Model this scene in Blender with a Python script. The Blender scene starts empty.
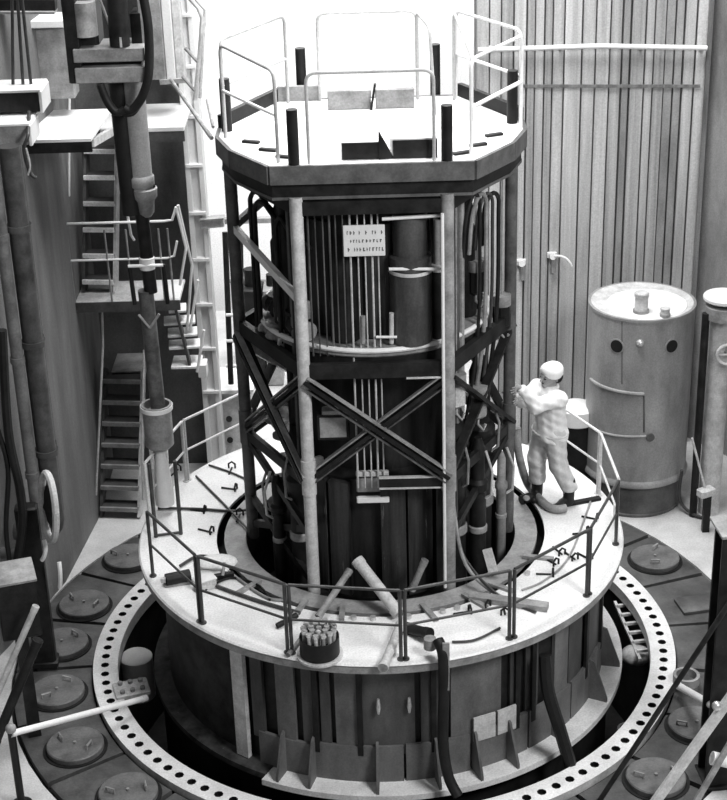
import bpy, math, random
import numpy as np
from mathutils import Vector
random.seed(7)
PI = math.pi
S = bpy.context.scene
COL = S.collection

# ---------------------------------------------------------------- camera
CAM_LOC = Vector((0.0, -14.213, 8.056))
PITCH, YAW, ROLL, FPX = 0.43718, -0.00904, 0.03054, 1632.4
_fw = Vector((math.sin(YAW)*math.cos(PITCH), math.cos(YAW)*math.cos(PITCH), -math.sin(PITCH)))
_r0 = Vector((math.cos(YAW), -math.sin(YAW), 0.0))
_u0 = _r0.cross(_fw)
_rt = math.cos(ROLL)*_r0 - math.sin(ROLL)*_u0
_up = math.sin(ROLL)*_r0 + math.cos(ROLL)*_u0
cam = bpy.data.cameras.new('camera'); camo = bpy.data.objects.new('camera', cam); COL.objects.link(camo)
from mathutils import Matrix
camo.matrix_world = Matrix(((_rt.x, _up.x, -_fw.x, CAM_LOC.x), (_rt.y, _up.y, -_fw.y, CAM_LOC.y),
                            (_rt.z, _up.z, -_fw.z, CAM_LOC.z), (0, 0, 0, 1)))
cam.sensor_fit = 'AUTO'; cam.sensor_width = 36.0; cam.lens = FPX/800*36
cam.clip_end = 200
S.camera = camo

# ---------------------------------------------------------------- world, lamps, exposure
W = bpy.data.worlds.new('world'); S.world = W; W.use_nodes = True
W.node_tree.nodes['Background'].inputs[0].default_value = (1, 1, 1, 1)
W.node_tree.nodes['Background'].inputs[1].default_value = 0.11
S.view_settings.view_transform = 'Standard'; S.view_settings.look = 'None'
S.view_settings.exposure = 0.6; S.view_settings.gamma = 1.0
S.view_settings.use_curve_mapping = False

def area(name, loc, target, size, power, sy=None):
    l = bpy.data.lights.new(name, 'AREA'); l.energy = power; l.shape = 'RECTANGLE'; l.size = size; l.size_y = sy or size
    o = bpy.data.objects.new(name, l); COL.objects.link(o); o.location = loc
    o.rotation_euler = (Vector(target)-Vector(loc)).to_track_quat('-Z', 'Y').to_euler()
    return o
area('roof_light', (0.6, 0.8, 11.5), (0, 0.2, 0), 5.0, 1150)
area('far_wall_fill', (-1.0, 7.2, 9.0), (-1.0, 10.0, 2.0), 6.0, 680, 2.0)  # unseen lamp added to brighten the far wall
area('side_light', (6.0, -8.5, 9.0), (0.4, 0.0, 0.2), 3.0, 800)

# ---------------------------------------------------------------- pixel helpers: a point of the photo put at a known real plane
def _ray(px, py): return (px-363.5)/FPX*_rt + (400-py)/FPX*_up + _fw
def gz(px, py, z):
    d = _ray(px, py); return CAM_LOC + d*((z-CAM_LOC.z)/d.z)
def gy(px, py, y):
    d = _ray(px, py); return CAM_LOC + d*((y-CAM_LOC.y)/d.y)
def gx(px, py, x):
    d = _ray(px, py); return CAM_LOC + d*((x-CAM_LOC.x)/d.x)

# ---------------------------------------------------------------- materials (all grey: the photograph is black and white)
def mat(name, v, rough=0.6, metal=0.0, var=0.15, scale=6.0, stretch=(1, 1, 1), bump=0.0, fine=0.0, wear=0.0, wearv=0.6, mott=0.13):
    m = bpy.data.materials.new(name); m.use_nodes = True
    nt = m.node_tree; b = nt.nodes['Principled BSDF']
    b.inputs['Roughness'].default_value = rough; b.inputs['Metallic'].default_value = metal
    b.inputs['Specular IOR Level'].default_value = 0.22 if v < 0.04 else 0.4
    tc = nt.nodes.new('ShaderNodeTexCoord'); mp = nt.nodes.new('ShaderNodeMapping'); mp.inputs['Scale'].default_value = stretch
    nt.links.new(tc.outputs['Object'], mp.inputs['Vector'])
    n = nt.nodes.new('ShaderNodeTexNoise'); n.inputs['Scale'].default_value = scale; n.inputs['Detail'].default_value = 6; n.inputs['Roughness'].default_value = 0.65
    nt.links.new(mp.outputs['Vector'], n.inputs['Vector'])
    r = nt.nodes.new('ShaderNodeValToRGB')
    lo, hi = max(0, v*(1-var*1.6)), min(1, v*(1+var*1.2))
    r.color_ramp.elements[0].position = 0.3; r.color_ramp.elements[0].color = (lo, lo, lo, 1)
    r.color_ramp.elements[1].position = 0.7; r.color_ramp.elements[1].color = (hi, hi, hi, 1)
    nt.links.new(n.outputs['Fac'], r.inputs['Fac'])
    last = r.outputs['Color']
    # fine mottling of the surface
    n4 = nt.nodes.new('ShaderNodeTexNoise'); n4.inputs['Scale'].default_value = 55; n4.inputs['Detail'].default_value = 3
    nt.links.new(tc.outputs['Object'], n4.inputs['Vector'])
    mr = nt.nodes.new('ShaderNodeMapRange'); mr.inputs['From Min'].default_value = 0.3; mr.inputs['From Max'].default_value = 0.7
    mr.inputs['To Min'].default_value = 1-mott; mr.inputs['To Max'].default_value = 1+mott
    nt.links.new(n4.outputs['Fac'], mr.inputs['Value'])
    vm = nt.nodes.new('ShaderNodeVectorMath'); vm.operation = 'SCALE'
    nt.links.new(last, vm.inputs[0]); nt.links.new(mr.outputs['Result'], vm.inputs['Scale']); last = vm.outputs['Vector']
    if wear > 0:      # chips and scuffs with a shape of their own
        n2 = nt.nodes.new('ShaderNodeTexNoise'); n2.inputs['Scale'].default_value = scale*2.3; n2.inputs['Detail'].default_value = 8; n2.inputs['Roughness'].default_value = 0.75
        nt.links.new(mp.outputs['Vector'], n2.inputs['Vector'])
        r2 = nt.nodes.new('ShaderNodeValToRGB'); p = 0.72-0.22*wear
        r2.color_ramp.elements[0].position = p; r2.color_ramp.elements[0].color = (0, 0, 0, 1)
        r2.color_ramp.elements[1].position = p+0.08; r2.color_ramp.elements[1].color = (1, 1, 1, 1)
        nt.links.new(n2.outputs['Fac'], r2.inputs['Fac'])
        mx = nt.nodes.new('ShaderNodeMix'); mx.data_type = 'RGBA'
        nt.links.new(r2.outputs['Color'], mx.inputs[0]); nt.links.new(last, mx.inputs[6]); mx.inputs[7].default_value = (wearv, wearv, wearv, 1)
        last = mx.outputs[2]
    nt.links.new(last, b.inputs['Base Color'])
    if bump > 0:
        n3 = nt.nodes.new('ShaderNodeTexNoise'); n3.inputs['Scale'].default_value = fine or scale*6; n3.inputs['Detail'].default_value = 4
        nt.links.new(mp.outputs['Vector'], n3.inputs['Vector'])
        bp = nt.nodes.new('ShaderNodeBump'); bp.inputs['Strength'].default_value = bump; bp.inputs['Distance'].default_value = 0.02
        nt.links.new(n3.outputs['Fac'], bp.inputs['Height']); nt.links.new(bp.outputs['Normal'], b.inputs['Normal'])
    return m
WHITE = mat('white_paint', 0.70, mott=0.05, rough=0.5, var=0.05, scale=3, wear=0.12, wearv=0.5)
WHITE_DECK = mat('white_deck_paint', 0.74, 0.55, var=0.08, scale=2.5, wear=0.32, wearv=0.5)
INNER = mat('worn_deck_steel', 0.30, 0.5, var=0.25, scale=5, wear=0.2, wearv=0.7)
LIGHT = mat('light_grey_paint', 0.52, 0.45, var=0.2, scale=7, wear=0.2, wearv=0.25)
PIPEW = mat('white_tube', 0.78, 0.4, mott=0.05, var=0.06)
MID = mat('mid_grey_steel', 0.26, 0.5, var=0.3, scale=5, wear=0.2, wearv=0.12)
SKIRTM = mat('skirt_steel', 0.06, 0.55, var=0.45, scale=3, stretch=(1, 1, 0.35), wear=0.25, wearv=0.06)
SKIRTL = mat('skirt_steel_light', 0.125, 0.55, var=0.3, scale=3, stretch=(1, 1, 0.5), wear=0.2, wearv=0.16)
DARK = mat('dark_steel', 0.014, 0.5, 0.0, var=0.5, scale=6, wear=0.18, wearv=0.12)
DARKS = mat('dark_streaked_steel', 0.016, 0.42, 0.0, var=0.6, scale=7, stretch=(1, 1, 0.12), wear=0.3, wearv=0.09)
BLACK = mat('black_rubber', 0.012, 0.5, var=0.3)
PITM = mat('pit_wall', 0.012, 0.7, var=0.6, scale=3)
PLATE = mat('plate_steel', 0.075, 0.5, var=0.35, scale=3, wear=0.2, wearv=0.045, bump=0.25)
LIDM = mat('lid_steel', 0.12, 0.48, var=0.3, scale=5, wear=0.15, wearv=0.07, bump=0.2)
FLOORM = mat('floor_screed', 0.52, 0.7, var=0.15, scale=1.8, wear=0.2, wearv=0.35)
CONC = mat('streaked_concrete', 0.42, 0.8, var=0.28, scale=2.2, stretch=(3, 3, 0.16), wear=0.1, wearv=0.20, bump=0.2)
CONC2 = mat('streaked_concrete_light', 0.50, 0.8, var=0.22, scale=2.6, stretch=(4, 4, 0.14), wear=0.12, wearv=0.24, bump=0.2)
CONC3 = mat('streaked_concrete_dark', 0.34, 0.8, var=0.3, scale=2.4, stretch=(5, 5, 0.12), wear=0.2, wearv=0.18, bump=0.2)
CONCD = mat('dark_joint', 0.17, 0.85, var=0.35, scale=3, stretch=(3, 3, 0.2))
CONCS = mat('stained_concrete', 0.27, 0.8, var=0.35, scale=1.3, stretch=(1, 1, 0.4), wear=0.2, wearv=0.14, bump=0.2)
WALLL = mat('grey_wall', 0.15, 0.75, var=0.3, scale=1.2, stretch=(2, 2, 0.3), wear=0.12, wearv=0.10, bump=0.15)
WALLD = mat('dark_wall', 0.085, 0.75, var=0.35, scale=1.6, stretch=(1, 1, 0.5), wear=0.15, wearv=0.14)
FARW = mat('white_plaster', 0.85, 0.85, var=0.03, scale=1)
TANKM = mat('tank_steel', 0.29, 0.42, 0.15, var=0.22, scale=3, stretch=(1, 1, 0.4), wear=0.15, wearv=0.2)
TANKD = mat('tank_base_steel', 0.10, 0.55, var=0.35, scale=3)
CLOTH = mat('white_cotton', 0.78, 0.9, mott=0.04, var=0.06, scale=14, bump=0.3, fine=26)
CLOTHT = mat('white_trouser_cotton', 0.58, 0.9, mott=0.05, var=0.1, scale=14, bump=0.3, fine=24)
SKIN = mat('skin', 0.28, 0.55, var=0.08, scale=20)
LEATHER = mat('black_leather', 0.015, 0.45, var=0.3)
INK = mat('ink', 0.10, 0.7, var=0.1)
STEEL = mat('bright_steel', 0.62, 0.3, 0.6, var=0.15, scale=9)
HOSE = mat('dark_hose', 0.05, 0.4, var=0.3, scale=12)
RODM = mat('thin_rod_steel', 0.13, 0.35, 0.4, var=0.5, scale=9, stretch=(1, 1, 0.2))
CANM = mat('canister_steel', 0.11, 0.28, 0.5, var=0.35, scale=5, stretch=(1, 1, 0.3))

# ---------------------------------------------------------------- mesh builder
def V(*a): return Vector(a[0]) if len(a) == 1 else Vector(a)
def rot2(x, y, a): return (x*math.cos(a)-y*math.sin(a), x*math.sin(a)+y*math.cos(a))
def pol(r, deg, z=0.0): return Vector((r*math.cos(math.radians(deg)), r*math.sin(math.radians(deg)), z))
class MB:
    def __init__(s): s.v = []; s.f = []
    def add(s, vs, fs):
        n = len(s.v); s.v += [tuple(q) for q in vs]; s.f += [tuple(i+n for i in f) for f in fs]; return s
    def hexa(s, b, t):                       # four bottom, four top corners
        return s.add(list(b)+list(t), [(3, 2, 1, 0), (4, 5, 6, 7), (0, 1, 5, 4), (1, 2, 6, 5), (2, 3, 7, 6), (3, 0, 4, 7)])
    def box(s, c, d, a=0.0, bev=0.0):
        c = V(c); hx, hy, hz = d[0]/2, d[1]/2, d[2]/2
        if bev <= 0:
            q = [Vector((*rot2(x, y, a), 0)) for x, y in ((-hx, -hy), (hx, -hy), (hx, hy), (-hx, hy))]
            return s.hexa([c+p+V(0, 0, -hz) for p in q], [c+p+V(0, 0, hz) for p in q])
        o = [(-hx+bev, -hy), (hx-bev, -hy), (hx, -hy+bev), (hx, hy-bev), (hx-bev, hy), (-hx+bev, hy), (-hx, hy-bev), (-hx, -hy+bev)]
        i = [(x*(1-bev/hx), y*(1-bev/hy)) for x, y in o]
        rings = [[(*p, -hz) for p in i], [(*p, -hz+bev) for p in o], [(*p, hz-bev) for p in o], [(*p, hz) for p in i]]
        vs = [c+Vector((*rot2(x, y, a), z)) for r in rings for x, y, z in r]
        fs = [tuple(range(7, -1, -1)), tuple(range(24, 32))]
        for k in range(3):
            for j in range(8): fs.append((k*8+j, k*8+(j+1) % 8, k*8+8+(j+1) % 8, k*8+8+j))
        return s.add(vs, fs)
    def bar(s, p0, p1, w, h, up=(0, 0, 1)):  # rectangular bar
        p0, p1 = V(p0), V(p1); d = (p1-p0).normalized(); up = V(up)
        if abs(d.dot(up)) > 0.98: up = V(0, 1, 0)
        x = d.cross(up).normalized()*w/2; y = x.cross(d).normalized()*h/2
        c = [-x-y, x-y, x+y, -x+y]
        return s.hexa([p0+q for q in c], [p1+q for q in c])
    def tube(s, pts, r, n=8, cap=True):
        pts = [V(p) for p in pts]; m = len(pts); rr = r if isinstance(r, (list, tuple)) else [r]*m
        vs, fs = [], []; ref = None
        for i, p in enumerate(pts):
            d = (pts[min(i+1, m-1)]-pts[max(i-1, 0)]).normalized()
            if ref is None: ref = V(0, 0, 1) if abs(d.z) < 0.9 else V(1, 0, 0)
            x = d.cross(ref)
            if x.length < 1e-4: x = d.cross(V(0, 1, 0.3))
            x.normalize(); y = d.cross(x).normalized(); ref = x.cross(d)
            for k in range(n):
                a = 2*PI*k/n; vs.append(p+(x*math.cos(a)+y*math.sin(a))*rr[i])
        for i in range(m-1):
            for k in range(n): fs.append((i*n+k, i*n+(k+1) % n, (i+1)*n+(k+1) % n, (i+1)*n+k))
        if cap: fs += [tuple(range(n-1, -1, -1)), tuple(range((m-1)*n, m*n))]
        return s.add(vs, fs)
    def lathe(s, prof, c=(0, 0, 0), n=32, a0=0.0, a1=360.0, close=False):   # profile of (r, z); outside on the right going up
        full = abs(a1-a0) >= 359.9; m = n if full else n+1; c = V(c)
        vs = [c+Vector((r*math.cos(math.radians(a0+(a1-a0)*k/n)), r*math.sin(math.radians(a0+(a1-a0)*k/n)), z)) for k in range(m) for r, z in prof]
        q = len(prof); fs = []
        for k in range(n):
            k2 = (k+1) % m if full else k+1
            for j in range(q if close else q-1):
                j2 = (j+1) % q; fs.append((k*q+j, k2*q+j, k2*q+j2, k*q+j2))
        if not full and close: fs += [tuple(range(q)), tuple(range((m-1)*q+q-1, (m-1)*q-1, -1))]
        return s.add(vs, fs)
    def cyl(s, c, r, h, n=16, r2=None, bev=0.0):      # c is the middle of the base
        r2 = r if r2 is None else r2
        pr = [(1e-4, 0), (r-bev, 0), (r, bev), (r2, h-bev), (r2-bev, h), (1e-4, h)] if bev else [(1e-4, 0), (r, 0), (r2, h), (1e-4, h)]
        return s.lathe(pr, c, n)
    def prism(s, pts, z0, z1):
        n = len(pts); vs = [(x, y, z0) for x, y in pts]+[(x, y, z1) for x, y in pts]
        return s.add(vs, [tuple(range(n-1, -1, -1)), tuple(range(n, 2*n))]+[(k, (k+1) % n, n+(k+1) % n, n+k) for k in range(n)])
    def sphere(s, c, r, n=12, m=7, sc=(1, 1, 1)):
        c = V(c); vs = []; fs = []
        for i in range(m+1):
            t = PI*i/m
            for k in range(n):
                a = 2*PI*k/n; rr = max(math.sin(t), 1e-3)
                vs.append(c+Vector((r*rr*math.cos(a)*sc[0], r*rr*math.sin(a)*sc[1], -r*math.cos(t)*sc[2])))
        for i in range(m):
            for k in range(n): fs.append((i*n+k, i*n+(k+1) % n, (i+1)*n+(k+1) % n, (i+1)*n+k))
        return s.add(vs, fs)
    def mesh(s, name, m, off=(0, 0, 0), smooth=True):
        off = V(off); me = bpy.data.meshes.new(name)
        me.from_pydata([tuple(Vector(p)-off) for p in s.v], [], s.f); me.materials.append(m); me.update()
        if smooth:
            me.polygons.foreach_set('use_smooth', [True]*len(me.polygons)); me.set_sharp_from_angle(angle=math.radians(38))
        return me
    def build(s, name, m, parent=None, loc=None, label=None, kind=None, smooth=True):
        base = V(0, 0, 0)
        q = parent
        while q is not None: base = base+Vector(q.location); q = q.parent
        l = V(loc) if loc is not None else V(0, 0, 0)
        if loc is None and parent is None:      # put the origin at the foot of the thing
            xs = [p[0] for p in s.v]; ys = [p[1] for p in s.v]; zs = [p[2] for p in s.v]
            l = Vector(((min(xs)+max(xs))/2, (min(ys)+max(ys))/2, min(zs)))
        o = bpy.data.objects.new(name, s.mesh(name, m, base+l, smooth)); COL.objects.link(o)
        o.location = l; o.parent = parent
        if label: o['label'] = label
        if kind: o['kind'] = kind
        return o
def arc(p0, p1, p2, n=8):      # smooth quadratic curve
    p0, p1, p2 = V(p0), V(p1), V(p2)
    return [p0*(1-t)**2+p1*2*t*(1-t)+p2*t*t for t in [k/n for k in range(n+1)]]
def spline(pts, n=6):
    pts = [V(p) for p in pts]; P = [pts[0]]+pts+[pts[-1]]; out = []
    for i in range(1, len(P)-2):
        a, b, c, d = P[i-1], P[i], P[i+1], P[i+2]
        for k in range(n):
            t = k/n; out.append(0.5*((2*b)+(c-a)*t+(2*a-5*b+4*c-d)*t*t+(3*b-a-3*c+d)*t**3))
    return out+[pts[-1]]
def thing(name, label, cat, loc=(0, 0, 0), group=None):
    o = bpy.data.objects.new(name, None); COL.objects.link(o); o.location = loc; o.empty_display_size = 0.1
    o['label'] = label; o['category'] = cat
    if group: o['group'] = group
    return o
def tag(o, label, cat, group=None):
    o['label'] = label; o['category'] = cat
    if group: o['group'] = group
    return o
def struct(name, mb, m, parent=None, smooth=True):
    o = mb.build(name, m, parent, loc=(0, 0, 0) if parent is None else None, smooth=smooth)
    o['kind'] = 'structure'; return o

ZF = -1.42          # floor of the hall; the white service deck is at z = 0
#SECTIONS
# ================================================================ THE SETTING
# floor: a slab with a round hole for the reactor shaft
mb = MB(); N = 64; hole = [pol(3.80, 360*k/N, ZF) for k in range(N)]; out = []
for h in hole:
    q = h*(7.5/max(abs(h.x), abs(h.y))); q.z = ZF; q.y = max(min(q.y+2.0, 10.4), -5.5); out.append(q)
vs = hole+out+[p+V(0, 0, -0.15) for p in hole]
fs = [(k, N+k, N+(k+1) % N, (k+1) % N) for k in range(N)]+[(k, (k+1) % N, 2*N+(k+1) % N, 2*N+k) for k in range(N)]
floor = struct('floor', mb.add(vs, fs), FLOORM)
# the dark shaft
mb = MB().lathe([(3.82, ZF-0.04), (2.74, ZF-0.06), (2.72, -2.9), (0.01, -2.9)], n=72)
struct('trim_1', mb, PITM)['label'] = 'dark round shaft under the flange ring'
# wedge floor plates round the flange, a part of the floor
GR = 2.6
for k in range(24):
    a0 = 27-7.5+15*k+GR/2*0.35; a1 = 27+7.5+15*k-GR/2*0.35
    dz = random.uniform(-0.006, 0.0)
    mb = MB().lathe([(2.99, ZF-0.06), (2.99, ZF+0.022+dz), (3.0, ZF+0.028+dz), (3.74, ZF+0.028+dz), (3.76, ZF+0.02+dz), (3.76, ZF-0.06)], n=5, a0=a0, a1=a1, close=True)
    mb.build('plate', PLATE, floor)
# raised rectangular strips let into the right-hand plates
mb = MB().box((3.42, 0.62, ZF+0.045), (0.55, 0.30, 0.05), 0.2, 0.01); mb.build('cover_strip', PLATE, floor)

# right back wall: board-marked concrete, each board a panel with dark joints behind
YW = 4.6
xl = gy(476, 60, YW).x; xr = gy(708, 60, YW).x
struct('wall_back', MB().box(((xl+xr)/2, YW+0.22, 2.9), (xr-xl, 0.30, 8.9)), CONCD)
seams = [476, 489, 501, 513, 526, 534.5, 543.5, 552, 563.5, 581, 595, 609, 621, 629, 644, 653, 664, 673, 682, 694, 708]
wb = bpy.data.objects['wall_back']
for i in range(len(seams)-1):
    x0 = gy(seams[i], 70, YW).x; x1 = gy(seams[i+1], 70, YW).x
    g0 = 0.006+0.010*random.random(); dy = random.uniform(-0.018, 0.018)
    mb = MB().box(((x0+x1)/2+g0*0.3, YW+0.04+dy, 2.9), (x1-x0-g0*1.6, 0.10, 8.9), 0, 0.006)
    mb.build('panel', (CONC, CONC2, CONC3)[(i*7+i//3) % 3] if i not in (12, 16, 17) else CONCS, wb)
# a horizontal joint strip, and the right side wall coming forward
mb = MB().bar(gy(520, 86, YW-0.03), gy(700, 86, YW-0.03), 0.012, 0.035); mb.build('joint_strip', CONCD, wb)
xs = xr+0.02
struct('wall_right', MB().prism([(xs, YW+0.1), (xs+1.5, 2.6), (xs+1.5, -5.5), (xs+1.8, -5.5), (xs+1.8, 2.7), (xs+0.1, YW+0.4)], ZF, 7.35), CONCS)
struct('trim_2', MB().bar(V(xs-0.03, YW-0.06, ZF), V(xs-0.03, YW-0.06, 7.3), 0.05, 0.05), CONCD)

# bright hall behind the tower
struct('wall_far', MB().box((-1.0, 10.3, 3.4), (12, 0.2, 11)), FARW)
# the dark wall behind the stairs with its return on the right
xdr = gy(200, 330, 4.3).x
struct('wall_stair', MB().box(((-4.6+xdr)/2, 4.45, 2.9), (xdr+4.6, 0.30, 8.9)), WALLD)
# left wall: runs from the stair corner toward us, then steps back
P = [(-3.37, 4.4), (-3.37, 2.9), (-3.53, 1.47), (-3.80, 0.55), (-4.2, -0.6), (-4.6, -2.0), (-4.9, -2.0), (-4.9, 4.4)]
struct('wall_left', MB().prism(P[::-1], ZF, 7.3), WALLL)
# ================================================================ FLANGE RING WITH BOLT HOLES
def ring_with_holes(ri, ro, rm, hr, n, z0, z1):
    mb = MB(); wl = MB(); da = 2*PI/n; H = 8
    for k in range(n):
        a = k*da; c = Vector((rm*math.cos(a), rm*math.sin(a), 0)); er = c.normalized(); et = Vector((-er.y, er.x, 0))
        ho = [c+er*hr*math.cos(2*PI*j/H)+et*hr*math.sin(2*PI*j/H) for j in range(H)]
        def P(r, t): return Vector((r*math.cos(a+t*da/2), r*math.sin(a+t*da/2), 0))
        ou = [P(ro, 0), P(ro, 1), P(rm, 1), P(ri, 1), P(ri, 0), P(ri, -1), P(rm, -1), P(ro, -1)]
        # order both rings by the angle round the hole
        ou = [ou[0], ou[1], ou[2], ou[3], ou[4], ou[5], ou[6], ou[7]]
        up, dn = V(0, 0, z1), V(0, 0, z1-0.05)
        mb.add([p+up for p in ho]+[p+up for p in ou]+[p+dn for p in ho],
               [(j, 8+j, 8+(j+1) % 8, (j+1) % 8) for j in range(8)])
        wl.add([p+up-V(0, 0, 0.004) for p in ho]+[p+dn for p in ho], [(j, (j+1) % 8, 8+(j+1) % 8, 8+j) for j in range(8)])
    return mb, wl
fl = thing('bolt_flange', 'broad pale ring flange pierced by a circle of bolt holes around the pit', 'flange', (0, 0, ZF))
RI, RO, ZR = 2.72, 2.97, -1.33
RG = ring_with_holes(RI, RO, 2.85, 0.044, 112, ZF, ZR); RG[1].build('hole_wall', BLACK, fl)  # hole walls coloured black for the shade inside the bolt holes
RG[0].build('ring', mat('flange_paint', 0.66, 0.5, var=0.12, scale=4, wear=0.2, wearv=0.4), fl, smooth=False)
MB().lathe([(RI, ZR), (RI, ZF-0.04)], n=112).lathe([(RO, ZF), (RO, ZR)], n=112).build('rim', LIGHT, fl)
MB().lathe([(RI+0.01, ZR-0.05), (RO-0.01, ZR-0.05)], n=112).build('hole_bottom', BLACK, fl)  # hole floor coloured black for the same shade
# ================================================================ PLUG LIDS
LIDS = [((128, 555), 'round lid with lifting eyes on the floor below the lower stair'), ((84, 602), 'round lid second from the stair along the left row of plates'),
        ((62, 641), 'round lid beside the dark left column, between two others'), ((57, 689), 'round lid just above the pale horizontal rod at left'),
        ((75, 743), 'round lid just below the pale horizontal rod at left'), ((128, 790), 'round lid cut by the bottom edge at lower left'),
        ((655, 556), 'round lid near the white drum tank, at right of the deck'), ((697, 722), 'round lid partly behind the dark right column and sloping bars'),
        ((656, 775), 'round lid at lower right under the sloping rods')]
for a, lab in LIDS:
    aa = random.uniform(0, 180)
    c = gz(*a, -1.33); c.z = ZF+0.03; t = thing('plug_lid', lab, 'lid', c, 'round plug lids')
    MB().lathe([(0.27, 0), (0.27, 0.05), (0.26, 0.06), (0.001, 0.06)], c, 36).build('disc', LIDM, t)
    MB().lathe([(0.265, 0.0), (0.305, 0.0), (0.305, 0.006), (0.265, 0.006)], c, 36).build('seat_ring', BLACK, t)
    for s in (-1, 1):
        q = c+pol(0.16*s, aa+70); d = pol(0.045, aa+10+s*25)
        MB().tube([q-d+V(0, 0, 0.06), q-d+V(0, 0, 0.105), q+d+V(0, 0, 0.105), q+d+V(0, 0, 0.06)], 0.011, 6).build('handle', MID, t)
    MB().cyl(c+V(0, 0, 0.06), 0.016, 0.02, 8).build('bolt', MID, t)
# ================================================================ SERVICE DECK ON ITS DRUM
deck = thing('service_deck', 'round white service deck on a dark ribbed steel drum ringed by a flange', 'deck', (0, 0, -1.6))
MB().lathe([(1.63, -0.03), (2.385, -0.03), (2.40, -0.015), (2.385, 0.0), (1.63, 0.0)], n=96, close=True).build('deck_plate', WHITE_DECK, deck)
MB().lathe([(2.2, -0.10), (2.39, -0.10), (2.39, -0.032), (2.2, -0.032)], n=96, close=True).build('deck_rim', MID, deck)
MB().lathe([(1.34, -0.05), (1.555, -0.05), (1.555, -0.012), (1.34, -0.012)], n=72, close=True).build('inner_ring', INNER, deck)
MB().lathe([(1.68, -0.04), (1.68, -0.35), (1.36, -0.35), (1.36, -0.9), (0.02, -0.9)], n=64).lathe([(1.345, -0.05), (1.345, -0.40)], n=64).lathe([(1.352, -0.40), (1.352, -0.05)], n=64).build('well', PITM, deck)
# slightly raised plates set on the deck (seen as joints)
# skirt core and its panels
ZS0, ZS1 = -1.38, -0.10
MB().lathe([(2.17, ZS0), (2.17, ZS1)], n=96).build('skirt', DARK, deck)
pan = [(-123.2, -120), (-116.3, -111.5), (-109.7, -107.2), (-105.2, -102.8), (-101.6, -96.6), (-95.9, -83.1), (-81.7, -77.5), (-74.5, -61.5), (-58.9, -55.8), (-54.3, -50.2), (-44.5, -39), (-38.2, -31.5), (-28, -16), (-15, 0), (2, 20)]
for i, (a0, a1) in enumerate(pan):
    dr = random.uniform(0, 0.015)
    MB().lathe([(2.18, -1.10), (2.205+dr, -1.10), (2.205+dr, -0.11), (2.18, -0.11)], n=max(3, int((a1-a0)/3)), a0=a0, a1=a1, close=True).build('skirt_panel', SKIRTM if i not in (1, 4, 7, 10) else SKIRTL, deck)
for a in (-106.2, -95.9, -78.8, -57.2, -52.2, -29.5, -15.5):
    MB().bar(pol(2.225, a, -1.09), pol(2.225, a, -0.105), 0.05, 0.03, pol(1, a)).build('rib', DARK, deck)
MB().bar(pol(2.24, -126.2, -1.36), pol(2.24, -126.2, -0.12), 0.14, 0.05, pol(1, -126.2)).build('post', LIGHT, deck, label='pale upright post on the drum side')
# lower band, its bead and ledge
for a0, a1 in ((-121.5, -108), (-107.4, -86), (-85.4, -70), (-69.4, -54), (-53.4, -38), (-37.4, -20), (-19.4, 5)):
    h = random.uniform(-1.03, -0.95)
    MB().lathe([(2.20, ZS0), (2.235, ZS0), (2.235, h), (2.20, h)], n=8, a0=a0, a1=a1, close=True).build('band_plate', SKIRTL, deck)
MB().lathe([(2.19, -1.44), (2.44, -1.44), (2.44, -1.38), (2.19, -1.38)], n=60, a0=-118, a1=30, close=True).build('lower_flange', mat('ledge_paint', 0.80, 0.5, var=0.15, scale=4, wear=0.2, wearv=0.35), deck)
MB().lathe([(2.15, -1.46), (2.36, -1.44), (2.36, -1.38), (2.15, -1.36)], n=90, a0=30, a1=242, close=True).build('lower_flange', mat('shaded_ledge', 0.05, 0.5, var=0.6, scale=7, wear=0.35, wearv=0.22), deck, label='part of the ledge coloured dark as shaded')  # shade on the left of the ledge put into its colour
MB().lathe([(2.172, -1.43), (2.19, -1.43), (2.19, -0.11), (2.172, -0.11)], n=30, a0=-196, a1=-130, close=True).build('skirt_panel', mat('shaded_skirt', 0.022, 0.6, var=0.6, scale=5, wear=0.25, wearv=0.07), deck, label='side panel coloured dark as shaded')  # left drum side is in shade, put here into the panel colour
MB().lathe([(2.30, -2.9), (2.30, -1.44)], n=64).build('drum_foot', PITM, deck)
for a in (-114.5, -107, -92, -78.5, -69, -60, -45.5, -27, -12):
    er = pol(1, a); et = V(-er.y, er.x, 0)*0.012; b = er*2.235
    pts = [b+V(0, 0, -1.38), er*2.42+V(0, 0, -1.38), er*2.42+V(0, 0, -1.34), er*2.28+V(0, 0, -0.95), b+V(0, 0, -0.93)]
    mb = MB(); n = 5; mb.add([p-et for p in pts]+[p+et for p in pts], [tuple(range(4, -1, -1)), tuple(range(5, 10))]+[(k, (k+1) % 5, 5+(k+1) % 5, 5+k) for k in range(5)])
    mb.build('gusset', SKIRTL, deck)
# lugs and small plates on the drum side
for a in (-91.5, -84.5):
    p = pol(2.25, a, -0.55); MB().tube([p+V(0, 0, 0.09), p, p-V(0, 0, 0.07)], [0.012, 0.022, 0.01], 8).build('hook', STEEL, deck)
for a, w in ((-66.5, 0.22), (-60.5, 0.20)):
    MB().bar(pol(2.245, a, -1.06), pol(2.245, a, -0.80), w, 0.02, pol(1, a)).build('name_plate', LIGHT, deck)
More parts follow.
